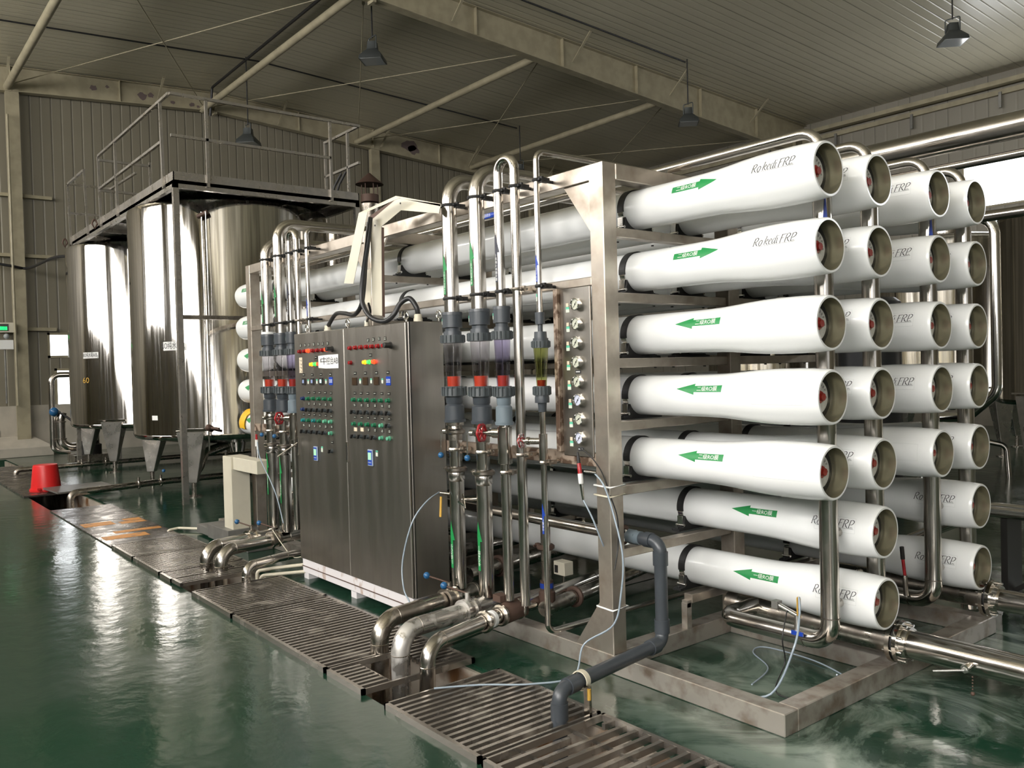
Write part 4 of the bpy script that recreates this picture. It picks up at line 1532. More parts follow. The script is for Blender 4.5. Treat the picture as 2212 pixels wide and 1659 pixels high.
# far-end riser of the rack with its pump
t = thing('riser_pipe', (-6.72, .2175, 0), 'steel riser pipe at the far end of the vessels, dropping to the pump', 'pipe', 'riser pipes of the rack')
b = MB().tube([(-6.72, .2175, 2.5), (-6.72, .2175, .30), (-6.35, .2175, .26)], .045, .10, 20)
b.build('riser', 'pipe', t)
b = MB()
tri_clamp(b, -6.72, .2175, .48, .045)
b.build('clamp_ring', 'pipe_dirty', t)
for z in ROWZ[:5]:
    MB().cyl((-6.74, -.0, z), (-6.98, -.0, z), .012, 8).build('outlet_stub', 'chrome', t)
t = thing('booster_pump', (-6.2, .2175, 0), 'round steel pump with bolted cover at the far foot of the rack', 'pump')
b = MB()
b.lathe([(-.16, .05), (-.12, .11), (-.10, .13), (-.02, .13), (.0, .15), (.02, .15), (.02, .12), (.14, .12), (.16, .06)], (-6.2, .2175, .26), (1, 0, 0), 28)
b.build('casing', 'pipe', t)
MB().box(-6.32, -6.08, .10, .33, 0, .14).build('foot', 'pipe_dirty', t)
MB().lathe([(.38, .05), (.42, .05), (.42, .03), (.5, .03)], (-6.18, .2175, 0), (0, 0, 1), 16).build('outlet', 'pipe_dirty', t)

# ------------------------------------------------------------------ control cabinet
CX0, CX1, CY0, CY1, CZ0, CZ1 = -4.196, -2.53, -.68, -.392, .155, 1.922
cab = thing('control_cabinet', ((CX0 + CX1) / 2, -.53, 0), 'brushed steel double-door control cabinet covered with buttons and lamps', 'control cabinet')
MB().box(CX0, CX1, CY0 + .022, CY1, CZ0, CZ1).build('body', 'brushed', cab, .004)
CM = (CX0 + CX1) / 2
MB().box(CX0, CM - .003, CY0, CY0 + .018, CZ0 + .004, CZ1 - .004).build('door', 'brushed', cab, .004)
MB().box(CM + .003, CX1 - .001, CY0, CY0 + .018, CZ0 + .004, CZ1 - .004).build('door', 'brushed', cab, .004)
b = MB().box(CX0 + .01, CX1 - .01, CY0 + .01, CY1, .05, CZ0)
b.build('plinth', 'plinth', cab, .003)
b = MB().box(CX0 + .01, CX1 - .01, CY0 + .004, CY0 + .011, .098, .103)
b.build('plinth_seam', 'rust', cab)
for x in (CX0 + .05, CM, CX1 - .06):
    MB().box(x - .04, x + .04, CY0 + .02, CY1 - .02, 0, .05).build('foot', 'plinth', cab)
MB().box(CX1 - .0, CX1 + .002, CY0 + .03, CY0 + .036, CZ0, CZ1).build('door_gap', 'rubber', cab)


def cp(u, v):
    p = at(630 + u / 5.183, 680 + v / 5.183, 'y', CY0)
    return p.x, p.z


def disc(u, v, r, d, m, name, par=cab, n=14):
    x, z = cp(u, v)
    b = MB()
    b.lathe([(0, r * 1.25), (.006, r * 1.25), (.006, r), (d, r), (d + .002, r * .85)], (x, CY0, z), (0, -1, 0), n, (False, True))
    return b.build(name, m, par)


def plate_(u, v, w=.036, h=.017, m='black', name='name_plate', t=.003, text=None):
    x, z = cp(u, v)
    o = MB().box(x - w / 2, x + w / 2, CY0 - t, CY0, z - h / 2, z + h / 2).build(name, m, cab)
    if text:
        b = MB()
        for k_ in range(text):
            for q_ in range(3):
                zz = z + (h * (.2 - .4 * k_) if text > 1 else 0)
                xx = x + (q_ - 1) * w * .26
                b.box(xx - w * .09, xx + w * .09, CY0 - t - .0006, CY0 - t, zz - h * .08, zz + h * .08)
        b.build('worn_print', 'tagw', o)
    return o


for (u, v), m in zip(((98, 412), (148, 408), (190, 403), (243, 402), (295, 398), (347, 395), (396, 390)), ('off_r', 'off_r', 'lit_r', 'off_r', 'off_r', 'off_r', 'lit_r')):
    disc(u, v, .0125, .02, m, 'indicator_lamp')
for u, v in ((662, 373), (721, 367), (783, 363), (845, 358), (907, 354), (972, 350), (1040, 345), (666, 536)):
    disc(u, v, .0125, .02, 'off_r', 'indicator_lamp')
for u, v in ((455, 383), (1108, 340)):
    disc(u, v, .018, .05, 'black', 'round_knob')
for (u, v), m in zip(((230, 555), (269, 552), (311, 551), (825, 531), (875, 529), (927, 525)), ('lit_y', 'lit_g', 'lit_r') * 2):
    disc(u, v, .0125, .02, m, 'indicator_lamp')
for u, v in ((103, 345), (152, 340), (198, 336), (250, 330), (301, 327), (350, 325), (405, 320), (857, 285), (917, 277), (981, 270), (1048, 266)):
    plate_(u, v, .026, .024, text=2)
for u, v in ((275, 477), (886, 451), (137, 672), (232, 671), (331, 668), (437, 667), (713, 655), (828, 653), (951, 649), (1080, 645), (457, 1427)):
    plate_(u, v, .032, .022, text=1)
for (u, v), m in zip(((140, 748), (236, 747), (335, 745)), ('lcd_b', 'lcd_b', 'lcd_w')):
    o = plate_(u, v, .055, .052, 'black', 'panel_meter', .008)
    x, z = cp(u, v)
    MB().box(x - .013, x + .013, CY0 - .010, CY0 - .008, z - .012, z + .014).build('display', m, o)
for u, v in ((710, 744), (830, 741), (955, 740)):
    plate_(u, v, .062, .052, 'brown', 'panel_meter', .008)
for u, v in ((187, 748), (284, 747), (386, 747), (770, 744), (892, 741), (1018, 741)):
    o = plate_(u, v + 8, .021, .022, 'tagw', 'paper_tag', .002)
    x, z = cp(u, v + 8)
    MB().box(x - .0105, x + .0105, CY0 - .0025, CY0, z + .011, z + .022).build('tag_heading', 'tagg', o)
for u, v in ((441, 742), (1085, 740)):
    o = plate_(u, v, .058, .058, 'bluelab', 'blue_notice', .003)
    x, z = cp(u, v)
    b = MB()
    for i in range(4):
        for j in range(3):
            b.box(x + (i - 1.5) * .013 - .0035, x + (i - 1.5) * .013 + .0035, CY0 - .0038, CY0 - .003, z + (j - 1) * .009 - .0025, z + (j - 1) * .009 + .0025)
    b.build('worn_print', 'white', o)
R1 = [((195, 870), (257, 871), (317, 871), (379, 872), (443, 876), (709, 877), (780, 878), (855, 880), (933, 881), (1012, 882), (1091, 884)),
      ((139, 1112), (200, 1115), (258, 1118), (320, 1123), (385, 1129), (449, 1134), (712, 1146), (788, 1150), (862, 1153), (937, 1157), (1016, 1161), (1097, 1165))]
R2 = [((197, 994), (257, 997), (320, 1000), (383, 1005), (447, 1009), (710, 1010), (787, 1013), (858, 1015), (937, 1017), (1017, 1020), (1097, 1024)),
      ((141, 1234), (203, 1240), (262, 1243), (323, 1247), (386, 1252), (453, 1256), (865, 1288), (938, 1293), (1020, 1302), (1100, 1308))]
for row in R1:
    for u, v in row:
        plate_(u, v, .032, .019, text=1)
for row in R2:
    for u, v in row:
        plate_(u, v, .028, .022, 'black', text=2)
for u, v in ((718, 1282), (791, 1284)):
    plate_(u, v, .042, .026, 'tagc', 'paper_tag', .003)
plate_(105, 565, .052, .118, 'tagc', 'paper_card', .003)
x, z = cp(105, 565)
b = MB()
for k_ in range(4):
    b.box(x - .017, x + .006, CY0 - .0038, CY0 - .003, z + .036 - .027 * k_, z + .038 - .027 * k_)
    b.box(x + .010, x + .018, CY0 - .0038, CY0 - .003, z + .028 - .027 * k_, z + .038 - .027 * k_)
b.build('card_print', 'ink', cab)
for m, pts in {'btn_b': ((135, 936), (135, 1057)),
               'btn_g': ((190, 938), (251, 938), (312, 939), (375, 941), (438, 944), (703, 950), (776, 953), (851, 955), (928, 957), (1006, 959), (1088, 960), (195, 1180), (317, 1188), (707, 1220), (782, 1224), (857, 1228), (932, 1235)),
               'btn_t': ((139, 1178), (256, 1184)),
               'btn_p': ((382, 1193), (445, 1197), (447, 1326), (1014, 1240), (1014, 1380), (1099, 1385))}.items():
    for u, v in pts:
        disc(u, v, .0125, .022, m, 'push_button')
for u, v in ((195, 1062), (252, 1064), (313, 1067), (376, 1070), (440, 1074), (703, 1085), (775, 1090), (853, 1093), (930, 1096), (1008, 1099), (1092, 1102), (1092, 1242),
             (140, 1302), (198, 1306), (255, 1310), (315, 1315), (378, 1320), (707, 1357), (782, 1360), (855, 1365), (932, 1373), (455, 1525)):
    x, z = cp(u, v)
    b = MB().lathe([(0, .0155), (.008, .0155), (.008, .012), (.018, .012)], (x, CY0, z), (0, -1, 0), 14, (False, True))
    o = b.build('selector_switch', 'dgrey', cab)
    MB().box(x - .0045, x + .0045, CY0 - .034, CY0 - .016, z - .015, z + .015, (0, .5, 0)).build('handle', 'black', o)
for u, v, w, h in ((280, 1553, .062, .108), (893, 1600, .066, .112)):
    x, z = cp(u, v)
    o = MB().box(x - w / 2, x + w / 2, CY0 - .012, CY0, z - h / 2, z + h / 2).build('touch_display', 'bezel', cab, .003)
    MB().box(x - w * .40, x + w * .40, CY0 - .0135, CY0 - .012, z - h * .43, z + h * .43).build('blue_face', 'bluelab', o)
    MB().box(x - w * .31, x + w * .31, CY0 - .015, CY0 - .0135, z - h * .12, z + h * .32).build('screen', 'lcd', o)
    b = MB()
    for i in range(4):
        b.box(x - w * .3 + i * w * .16, x - w * .2 + i * w * .16, CY0 - .015, CY0 - .0135, z - h * .32, z - h * .24)
    b.build('keys', 'bezel', o)
    plate_(u + 62, v - 40, .026, .030, 'tagw', 'paper_tag', .002)
    plate_(u + 62, v - 70, .026, .012, 'tagg', 'tag_heading', .002)
for u, v in ((80, 1465), (632, 1537)):
    x, z = cp(u, v)
    o = MB().box(x - .012, x + .012, CY0 - .012, CY0, z - .072, z + .072).build('door_handle', 'pipe', cab, .002)
    MB().box(x - .004, x + .004, CY0 - .014, CY0 - .012, z - .055, z + .05).build('grip_slot', 'black', o)
x, z = cp(80, 1430)
b = MB().cyl((x, CY0 - .012, z), (x - .04, CY0 - .16, z - .10), .007, 8)
b.build('swung_lever', 'pipe', cab)
# hand-lettered notice peeling off at one end
t = thing('paper_notice', (-3.52, CY0 - .004, 1.80), 'white paper notice with large characters peeling off the cabinet door', 'notice')
x0, z0 = cp(438, 520)
fn = lambda u, v, e=0: (x0 + (u if u > -.05 else -.05 + (u + .05) * .8), CY0 - .003 - e - (0 if u > -.05 else ((u + .05) ** 2) * 9), z0 + v * (1 if u > -.05 else 1 - (u + .05) ** 2 * 25))
b = MB()
patch(b, [rect(-.12, .125, -.052, .048)], fn, 20, 4)
b.build('sheet', 'white', t)
b = MB()
text_on(b, '中控台AB', .062, lambda u, v: fn(u * .9 + .005, v, .002))
b.build('lettering', 'ink', t)
# eye bolts, cable glands on the roof of the cabinet
for u, v, nm in ((597, 95, 'eye_bolt'), (636, 92, 'eye_bolt')):
    pass
for px, py in ((663 + 0, 706), (751, 698), (877, 686), (948, 690)):
    p = at(px, py, 'y', -.60 if px < 900 else -.45)
    x = p.x
    yb = -.60 if px < 900 else -.45
    b = MB().cyl((x, yb, CZ1), (x, yb, CZ1 + .02), .012, 10)
    ring = [(x + math.cos(a) * .024, yb, CZ1 + .042 + math.sin(a) * .024) for a in [2 * PI * i / 20 for i in range(20)]]
    b.tube(ring, .007, 0, 8, closed=True)
    b.build('eye_bolt', 'chrome', cab)
GL = []
for px, py, r in ((708, 705, .026), (792, 697, .016), (903, 688, .026)):
    p = at(px, py, 'y', -.55)
    b = MB().lathe([(0, r * 1.15), (.022, r * 1.15), (.022, r), (.045, r), (.05, r * .8)], (p.x, -.55, CZ1), (0, 0, 1), 8)
    b.build('cable_gland', 'creamp', cab)
    GL.append((p.x, -.55, CZ1 + .04))

# ------------------------------------------------------------------ cream cable duct and black cables above the cabinet
DY = -.62


def D(px, py, y=DY):
    p = at(px, py, 'y', y)
    return (p.x, y, p.z)


duct = thing('cable_duct', D(815, 600), 'open cream cable duct bent like a hook over the control cabinet', 'cable duct')
# back channel: upright, slanting shoulder, run to the right
UP = [D(812, 682), D(811, 482)]


def duct_face(name, quad, th=.004, m='cream'):
    b = MB()
    b.prism(quad, (0, th, 0))
    return b.build(name, m, duct)


duct_face('upright_cover', [D(804, 680), D(825, 682), D(823, 490), D(800, 477)])
duct_face('shoulder_cover', [D(800, 477), D(823, 490), D(866, 454), D(858, 428)])
duct_face('run_cover', [D(858, 428), D(866, 454), D(948, 461), D(952, 441)])
duct_face('upright_side', [D(783, 655, -.56), D(801, 660, -.56), D(801, 580, -.56), D(790, 584, -.56)], .003, 'creamp')
# outer lid hanging loose
b = MB()
lid = [D(743, 612, -.74), D(763, 613, -.74), D(794, 457, -.74), D(775, 460, -.74)]
b.prism(lid, (0, .003, 0))
b.build('hanging_lid', 'cream', duct)
b = MB()
b.prism([D(775, 460, -.74), D(794, 457, -.74), D(862, 428, -.70), D(855, 423, -.70)], (0, .003, 0))
b.prism([D(855, 423, -.62), D(862, 428, -.62), D(953, 446, -.62), D(951, 440, -.62)], (0, .003, .0))
b.build('top_lid', 'cream', duct)
b = MB()
b.prism([D(825, 682, -.618), D(831, 686, -.60), D(829, 492, -.60), D(823, 490, -.618)], (0, .002, 0))
b.prism([D(800, 477, -.6), D(858, 428, -.6), D(861, 424, -.6), D(797, 468, -.6)], (0, .06, 0))
b.build('channel_inside', 'rust', duct)
for px, py in ((809, 487), (864, 439)):
    p = D(px, py, DY - .004)
    MB().cyl(p, (p[0], p[1] + .006, p[2]), .006, 8).build('screw', 'black', duct)


def cable(label, pts, r, name='power_cable', m='cable', cat='cable', n=10):
    P_ = [Vector(p) for p in pts]
    out = []
    for i in range(len(P_) - 1):
        p0, p1, p2, p3 = P_[max(0, i - 1)], P_[i], P_[i + 1], P_[min(len(P_) - 1, i + 2)]
        for j in range(8):
            t_ = j / 8
            out.append(.5 * ((2 * p1) + (p2 - p0) * t_ + (2 * p0 - 5 * p1 + 4 * p2 - p3) * t_ ** 2 + (3 * p1 - p0 - 3 * p2 + p3) * t_ ** 3))
    out.append(P_[-1])
    return tag(MB().tube(out, r, 0, n).build(name, m), label, cat)


cable('thick black cable looping from the duct to the gland at the cabinet right top', [D(800, 470, -.66), D(795, 520, -.68), D(784, 600, -.69), D(782, 650, -.70), D(800, 684, -.70), D(830, 694, -.69), D(850, 680, -.66), D(865, 655, -.62), D(885, 645, -.58), D(900, 665, -.56), GL[2]], .017)
cable('thick black cable from the duct to the gland at the cabinet left top', [D(797, 480, -.63), D(790, 560, -.65), D(786, 620, -.66), D(780, 660, -.65), D(765, 680, -.62), D(745, 677, -.60), D(725, 679, -.57), GL[0]], .0155)
cable('short thin black cable entering the small middle gland', [D(796, 655, -.64), D(800, 675, -.6), GL[1]], .008)

# ------------------------------------------------------------------ gauge panel
GP = thing('gauge_panel', (-1.26, -.39, 1.13), 'narrow steel panel with a column of eight pressure gauges beside the post', 'gauge panel')
MB().box(-1.372, -1.142, -.397, -.385, 1.125, 2.028).build('plate', 'brushed', GP, .002)
MB().box(-1.408, -1.376, -.42, -.385, 1.145, 2.03).build('side_strip', 'rustbar', GP, .002)
GU = [(1244, 657), (1245, 699), (1245, 740), (1246, 782), (1248, 824), (1250, 864), (1252, 905), (1253, 946)]
for i, (px, py) in enumerate(GU):
    p = at(px, py, 'y', -.41)
    x, z = p.x, p.z
    o = MB().lathe([(0, .030), (.012, .030), (.018, .033), (.026, .033), (.028, .030), (.024, .028)], (x, -.397, z), (0, -1, 0), 28, (False, False)).build('pressure_gauge', 'chrome', GP)
    dm = 'dial_b' if i in (5, 7) else 'dial'
    MB().lathe([(.019, .029), (.0195, .0)], (x, -.397, z), (0, -1, 0), 28, (False, False)).build('dial', dm, o)
    b = MB()
    for k_ in range(11):
        a = -.75 * PI + k_ * 1.5 * PI / 10
        b.bar((x + math.sin(a) * .021, -.4172, z + math.cos(a) * .021), (x + math.sin(a) * .0255, -.4172, z + math.cos(a) * .0255), .0012, .0005, (0, 1, 0))
    b.build('scale_marks', 'ink', o)
    a = .62 if i != 6 else .95
    b = MB()
    b.bar((x - math.sin(a) * .02, -.4185, z - math.cos(a) * .02), (x + math.sin(a) * .016, -.4185, z + math.cos(a) * .016), .0022, .001, (0, 1, 0))
    b.cyl((x, -.417, z), (x, -.42, z), .0035, 10)
    b.build('needle', 'black', o)
    p = at(px - 18, py + 10, 'y', -.398)
    q = MB().box(p.x - .013, p.x + .013, -.3985, -.397, p.z - .020, p.z - .003)
    o2 = q.build('paper_tag', 'tagw', GP)
    MB().box(p.x - .013, p.x + .013, -.3990, -.397, p.z - .003, p.z + .009).build('tag_heading', 'tagg', o2)
    MB().box(p.x - .011, p.x + .008, -.3990, -.397, p.z + .011, p.z + .030).build('old_tag', 'tagc', o2)
for px, py in ((1249, 803), (1255, 970)):
    p = at(px, py, 'y', -.398)
    o = MB().box(p.x - .020, p.x + .020, -.400, -.397, p.z - .010, p.z + .010).build('name_plate', 'ink', GP)
    b = MB()
    for q_ in range(4):
        b.box(p.x - .014 + q_ * .008, p.x - .009 + q_ * .008, -.4008, -.400, p.z - .003, p.z + .003)
    b.build('worn_print', 'white', o)

# conductivity probe with its hoses, strapped to the post
t = thing('conductivity_probe', (-1.2, -.45, 1.0), 'slim conductivity probe with red collar hanging below the gauge panel', 'probe')
p0, p1 = at(1249, 988, 'y', -.45), at(1260, 1080, 'y', -.45)
d = (p1 - p0).normalized()
L = (p1 - p0).length
MB().lathe([(-.03, .004), (0, .009), (.03, .010)], p0, d, 12).build('cap', 'rubber', t)
MB().lathe([(.03, .009), (.035, .0115), (.085, .0115), (.085, .009)], p0, d, 12).build('collar', 'red', t)
MB().lathe([(.085, .014), (.135, .014), (.14, .011)], p0, d, 12).build('paper_sleeve', 'white', t)
MB().lathe([(.14, .010), (L - .02, .0075), (L, .006)], p0, d, 12).build('body', 'chrome', t)
q = at(1262, 1018, 'y', -.45)
MB().cyl(q, (q.x + .07, q.y + .02, q.z - .005), .006, 8).build('side_fitting', 'chrome', t)
cable('thin black lead curving from the gauge panel down the post', [at(1252, 968, 'y', -.42), at(1275, 985, 'y', -.43), at(1300, 1020, 'y', -.40), at(1318, 1070, 'y', -.38), at(1334, 1120, 'y', -.36), at(1335, 1180, 'y', -.35), at(1328, 1230, 'y', -.40)], .0035, 'sensor_lead', n=6)
cable('clear hose falling from the probe behind the post', [tuple(p1), at(1280, 1120, 'y', -.44), at(1300, 1170, 'y', -.40), at(1312, 1200, 'y', -.33)], .0045, 'clear_hose', 'hose', 'hose', 8)
cable('long clear hose trailing down the post and over the gratings to the floor', [at(1285, 1023, 'y', -.43), at(1305, 1050, 'y', -.42), at(1325, 1110, 'y', -.41), at(1345, 1200, 'y', -.42), at(1342, 1280, 'y', -.43), at(1325, 1350, 'y', -.45), (-1.12, -.52, .17), (-1.05, -.66, .06), (-1.14, -.86, .045), (-1.3, -1.05, .045), (-1.42, -1.25, .045)], .005, 'clear_hose', 'hose', 'hose', 8)
cable('clear hose arching from the steel pipe tap past the cabinet to the floor', [(-2.385, -.55, .84), at(920, 1085, 'y', -.70), at(890, 1130, 'y', -.80), at(870, 1210, 'y', -.85), at(872, 1270, 'y', -.88), at(886, 1305, 'y', -.90), (-2.12, -.92, .12)], .005, 'clear_hose', 'hose', 'hose', 8)
cable('curled clear hose lying inside the near end of the base frame', [at(1726, 1290, 'y', .14), at(1727, 1330, 'y', .10), at(1715, 1400, 'y', 0), (-.32, -.06, .02), (-.47, -.17, .01)], .0055, 'clear_hose', 'hose', 'hose', 8)
cable('thin hose loop on the floor below the bent riser', [(-.47, -.0, .01), (-.55, .25, .01), (-.75, .4, .01), (-.75, .52, .01), (-.45, .52, .01), (-.2, .42, .01), (-.13, .20, .10)], .004, 'floor_hose', 'hose', 'hose', 8)
cable('thin black lead hanging from the sampling tap inside the base frame', [at(1700, 1320, 'y', .15), at(1690, 1380, 'y', .08), (-.36, .12, .12), (-.33, .0, .01), (-.16, .02, .01)], .0035, 'sensor_lead', n=6)
# cable ties round the post
for z, lab in ((.98, 'white cable tie round the post at knee height'), (.93, 'cream cable tie just under the white one'), (.34, 'pair of white cable ties near the foot of the post')):
    b = MB()
    ring = [(-1.148, -.392, z), (-1.032, -.392, z - .004), (-1.032, -.278, z), (-1.148, -.278, z)]
    b.tube(ring, .005, 0, 8, closed=True)
    tag(b.build('cable_tie', 'white' if z != .93 else 'creamp'), lab, 'cable tie', 'cable ties on the post')
# brass sampling tap on the bent riser
t = thing('sampling_tap', (-.30, .2175, .28), 'small sampling tap with blue lever and grey plug on the bent riser', 'tap')
p = at(1722, 1385, 'y', .18)
b = MB().cyl((p.x, .19, .275), (p.x, .18, p.z + .05), .008, 10)
b.cyl((p.x, .18, p.z + .05), (p.x, .18, p.z + .13), .013, 10)
b.cyl((p.x, .18, p.z + .13), (p.x - .08, .15, p.z + .17), .012, 10)
b.build('body', 'chrome', t)
MB().box(p.x - .11, p.x - .075, .13, .17, p.z + .155, p.z + .19).build('plug', 'greybox', t)
MB().box(p.x - .02, p.x + .045, .160, .168, p.z + .035, p.z + .055).build('lever', 'bluelab', t)
MB().tube([(p.x + .005, .18, p.z + .13), (p.x + .005, .18, p.z + .22), (p.x + .02, .18, p.z + .22), (p.x + .02, .18, p.z + .12)], .004, .008, 8).build('bent_tube', 'ylever', t)
t = thing('sampling_tap', (-.33, 1.265, .28), 'dark sampling tap with hose on the riser between far columns', 'tap')
p = at(1955, 1265, 'y', 1.2)
b = MB().cyl((p.x, 1.21, .26), (p.x, 1.2, p.z + .06), .014, 10)
b.build('body', 'pipe_dirty', t)
MB().cyl((p.x, 1.2, p.z + .06), (p.x - .01, 1.2, p.z + .15), .009, 10).build('collar', 'red', t)
MB().cyl((p.x - .01, 1.2, p.z + .15), (p.x - .01, 1.19, p.z + .22), .012, 10).build('cap', 'black', t)
# yellow lever tap where the hose leaves the first flow meter line
t = thing('ball_tap', (-2.32, -.53, .82), 'small ball tap with yellow lever on the first flow meter line', 'tap')
MB().cyl((-2.30, -.51, .83), (-2.385, -.55, .835), .010, 10).build('body', 'pipe_dirty', t)
b = MB()
b.bar((-2.355, -.56, .815), (-2.345, -.575, .69), .018, .005, (0, 1, 0))
b.build('lever', 'ylever', t)
t = thing('butterfly_tap', (-2.06, -.53, .82), 'small steel wing tap between the two thick flow meter lines', 'tap')
MB().cyl((-2.01, -.51, .83), (-2.12, -.56, .82), .012, 10).build('body', 'pipe_dirty', t)
b = MB()
b.bar((-2.09, -.58, .86), (-2.04, -.60, .78), .014, .005, (0, 1, 0))
b.bar((-2.10, -.57, .79), (-2.14, -.58, .81), .012, .005, (0, 1, 0))
b.build('lever', 'chrome', t)
# pressure switch box under the rack
t = thing('pressure_switch', (-2.2, .3, .3), 'small cream pressure switch box standing on a header pipe under the rack', 'switch box')
p = at(1217, 1226, 'y', .3)
MB().box(p.x - .055, p.x + .055, .26, .34, p.z - .045, p.z + .045).build('housing', 'cream', t, .003)
MB().box(p.x - .04, p.x - .01, .255, .262, p.z - .03, p.z + .02).build('window', 'black', t)
MB().cyl((p.x, .3, p.z - .045), (p.x, .3, p.z - .12), .008, 8).build('stem', 'pipe_dirty', t)

# cream cable duct standing at the far side, with its foot box
t = thing('floor_cable_duct', (-5.95, -.5, .14), 'cream angled cable duct standing on a grey box beyond the flow meters', 'cable duct')
MB().box(-6.05, -5.83, -.62, -.44, .15, .84).build('upright', 'cream', t, .004)
MB().box(-5.83, -5.25, -.60, -.46, .72, .84).build('arm', 'cream', t, .004)
t = thing('junction_box', (-6.2, -.5, 0), 'low grey metal junction boxes stepped on the floor under the cream duct', 'junction box')
MB().box(-6.75, -6.35, -.66, -.30, .02, .10).build('rear_box', 'greybox', t, .003)
MB().box(-6.36, -5.80, -.68, -.38, .02, .155).build('main_box', 'greybox', t, .003)
MB().box(-5.79, -5.42, -.64, -.40, .0, .085).build('front_box', 'greybox', t, .003)
MB().box(-6.70, -5.85, -.6, -.4, 0, .02).build('feet', 'greybox', t)
for pts, lab in (([(-6.75, -.55, .03), (-7.05, -.75, .03), (-7.05, -.86, .02), (-7.05, -.88, -.2)], 'thin cream pipe bending from the grey box into the trench'),
                 ([(-4.18, -.60, .10), (-4.34, -.85, .08), (-4.42, -.95, .06), (-4.42, -.96, -.25)], 'cream plastic drain pipe from the cabinet corner into the trench'),
                 ([(-4.16, -.63, .05), (-4.30, -.86, .04), (-4.37, -.94, .03), (-4.37, -.95, -.25)], 'second cream plastic pipe just beside the drain at the cabinet corner')):
    tag(MB().tube(pts, .0135, .03, 12).build('plastic_drain', 'creamp'), lab, 'pipe')
cable('thin cream hose hanging between the far valve and the cabinet foot', [(-4.86, -.63, .28), (-4.62, -.64, .18), (-4.40, -.66, .13), (-4.22, -.66, .16)], .004, 'thin_hose', 'creamp', 'hose', 6)
cable('clear hose slanting down the far pair of flow meter lines', [at(556, 955, 'y', -.62), at(562, 990, 'y', -.62), at(585, 1040, 'y', -.60), at(600, 1080, 'y', -.60), at(612, 1130, 'y', -.60)], .005, 'clear_hose', 'hose', 'hose', 8)
t = thing('conductivity_probe', tuple(at(555, 950, 'y', -.5)), 'small conductivity probe with red collar beside the farther flow meter pair', 'probe')
p0 = at(554, 938, 'y', -.5)
MB().cyl(p0, p0 - Vector((0, 0, .05)), .010, 10).build('collar', 'red', t)
MB().cyl(p0 - Vector((0, 0, .05)), p0 - Vector((0, 0, .11)), .014, 10).build('paper_sleeve', 'white', t)
MB().cyl(p0 - Vector((0, 0, .11)), p0 - Vector((-.02, 0, .26)), .009, 10).build('body', 'chrome', t)

# rubber gloves over the fifth vessel's far end
for gi, (dx, rot, lab) in enumerate(((0.0, .25, 'yellow rubber glove draped over the far vessel end, cuff to the outside'), (.16, -.12, 'yellow rubber glove lying crossed beside the other one on the vessel'))):
    t = thing('rubber_glove', (-6.8 + dx, 0, ROWZ[4] + .13), lab, 'glove', 'yellow rubber gloves')

    def gmap(u, v, e=0.0):
        """u along the vessel axis, v round it from the top toward the viewer"""
        x = -6.84 + dx * .8 + u * math.cos(rot) + v * math.sin(rot) * 1.0
        ph = PI / 2 - (v - u * math.sin(rot)) / .14
        R = vz(max(-VL + .002, x) * -1) + .006 + e
        return (x, -math.cos(ph) * R, ROWZ[4] + math.sin(ph) * R)

    def lobe(pts, w0, w1, mb, th=.009):
        m_ = 10
        vs = []
        for i in range(m_ + 1):
            s_ = i / m_
            k_ = s_ * (len(pts) - 1)
            a_ = min(int(k_), len(pts) - 2)
            f_ = k_ - a_
            cx = pts[a_][0] * (1 - f_) + pts[a_ + 1][0] * f_
            cy = pts[a_][1] * (1 - f_) + pts[a_ + 1][1] * f_
            dx_, dy_ = pts[a_ + 1][0] - pts[a_][0], pts[a_ + 1][1] - pts[a_][1]
            L_ = math.hypot(dx_, dy_) or 1
            nx, ny = -dy_ / L_, dx_ / L_
            w = w0 + (w1 - w0) * s_
            if s_ > .85:
                w *= math.sqrt(max(.02, 1 - ((s_ - .85) / .15) ** 2)) if w1 < .02 else 1
            for q in range(8):
                an = 2 * PI * q / 8
                vs.append(gmap(cx + nx * math.cos(an) * w, cy + ny * math.cos(an) * w, th * (1 + math.sin(an))))
        fs = [(i * 8 + q, i * 8 + (q + 1) % 8, (i + 1) * 8 + (q + 1) % 8, (i + 1) * 8 + q) for i in range(m_) for q in range(8)]
        mb.add(vs, fs, True)
        mb.add(vs[:8], [list(range(8))])
        mb.add(vs[-8:], [list(range(8))[::-1]])
    b = MB()
    lobe([(0, .05), (0, .16), (-.02, .26)], .042, .062, b)          # palm to cuff, hanging on the viewer's side
    b.build('cuff_and_palm', 'yellow', t)
    for k_, (fx, fy, fl_) in enumerate(((-.034, -.01, .075), (-.012, -.015, .085), (.012, -.015, .08), (.034, -.005, .065))):
        b = MB()
        lobe([(fx, .06), (fx * 1.1, .02), (fx * 1.3 + .01, -fl_ * .6), (fx * 1.4 + .02, -fl_)], .014, .011, b)
        b.build('finger', 'yellow', t)
    b = MB()
    lobe([(.03, .12), (.07, .07), (.085, .03)], .016, .012, b)
    b.build('thumb', 'yellow', t)


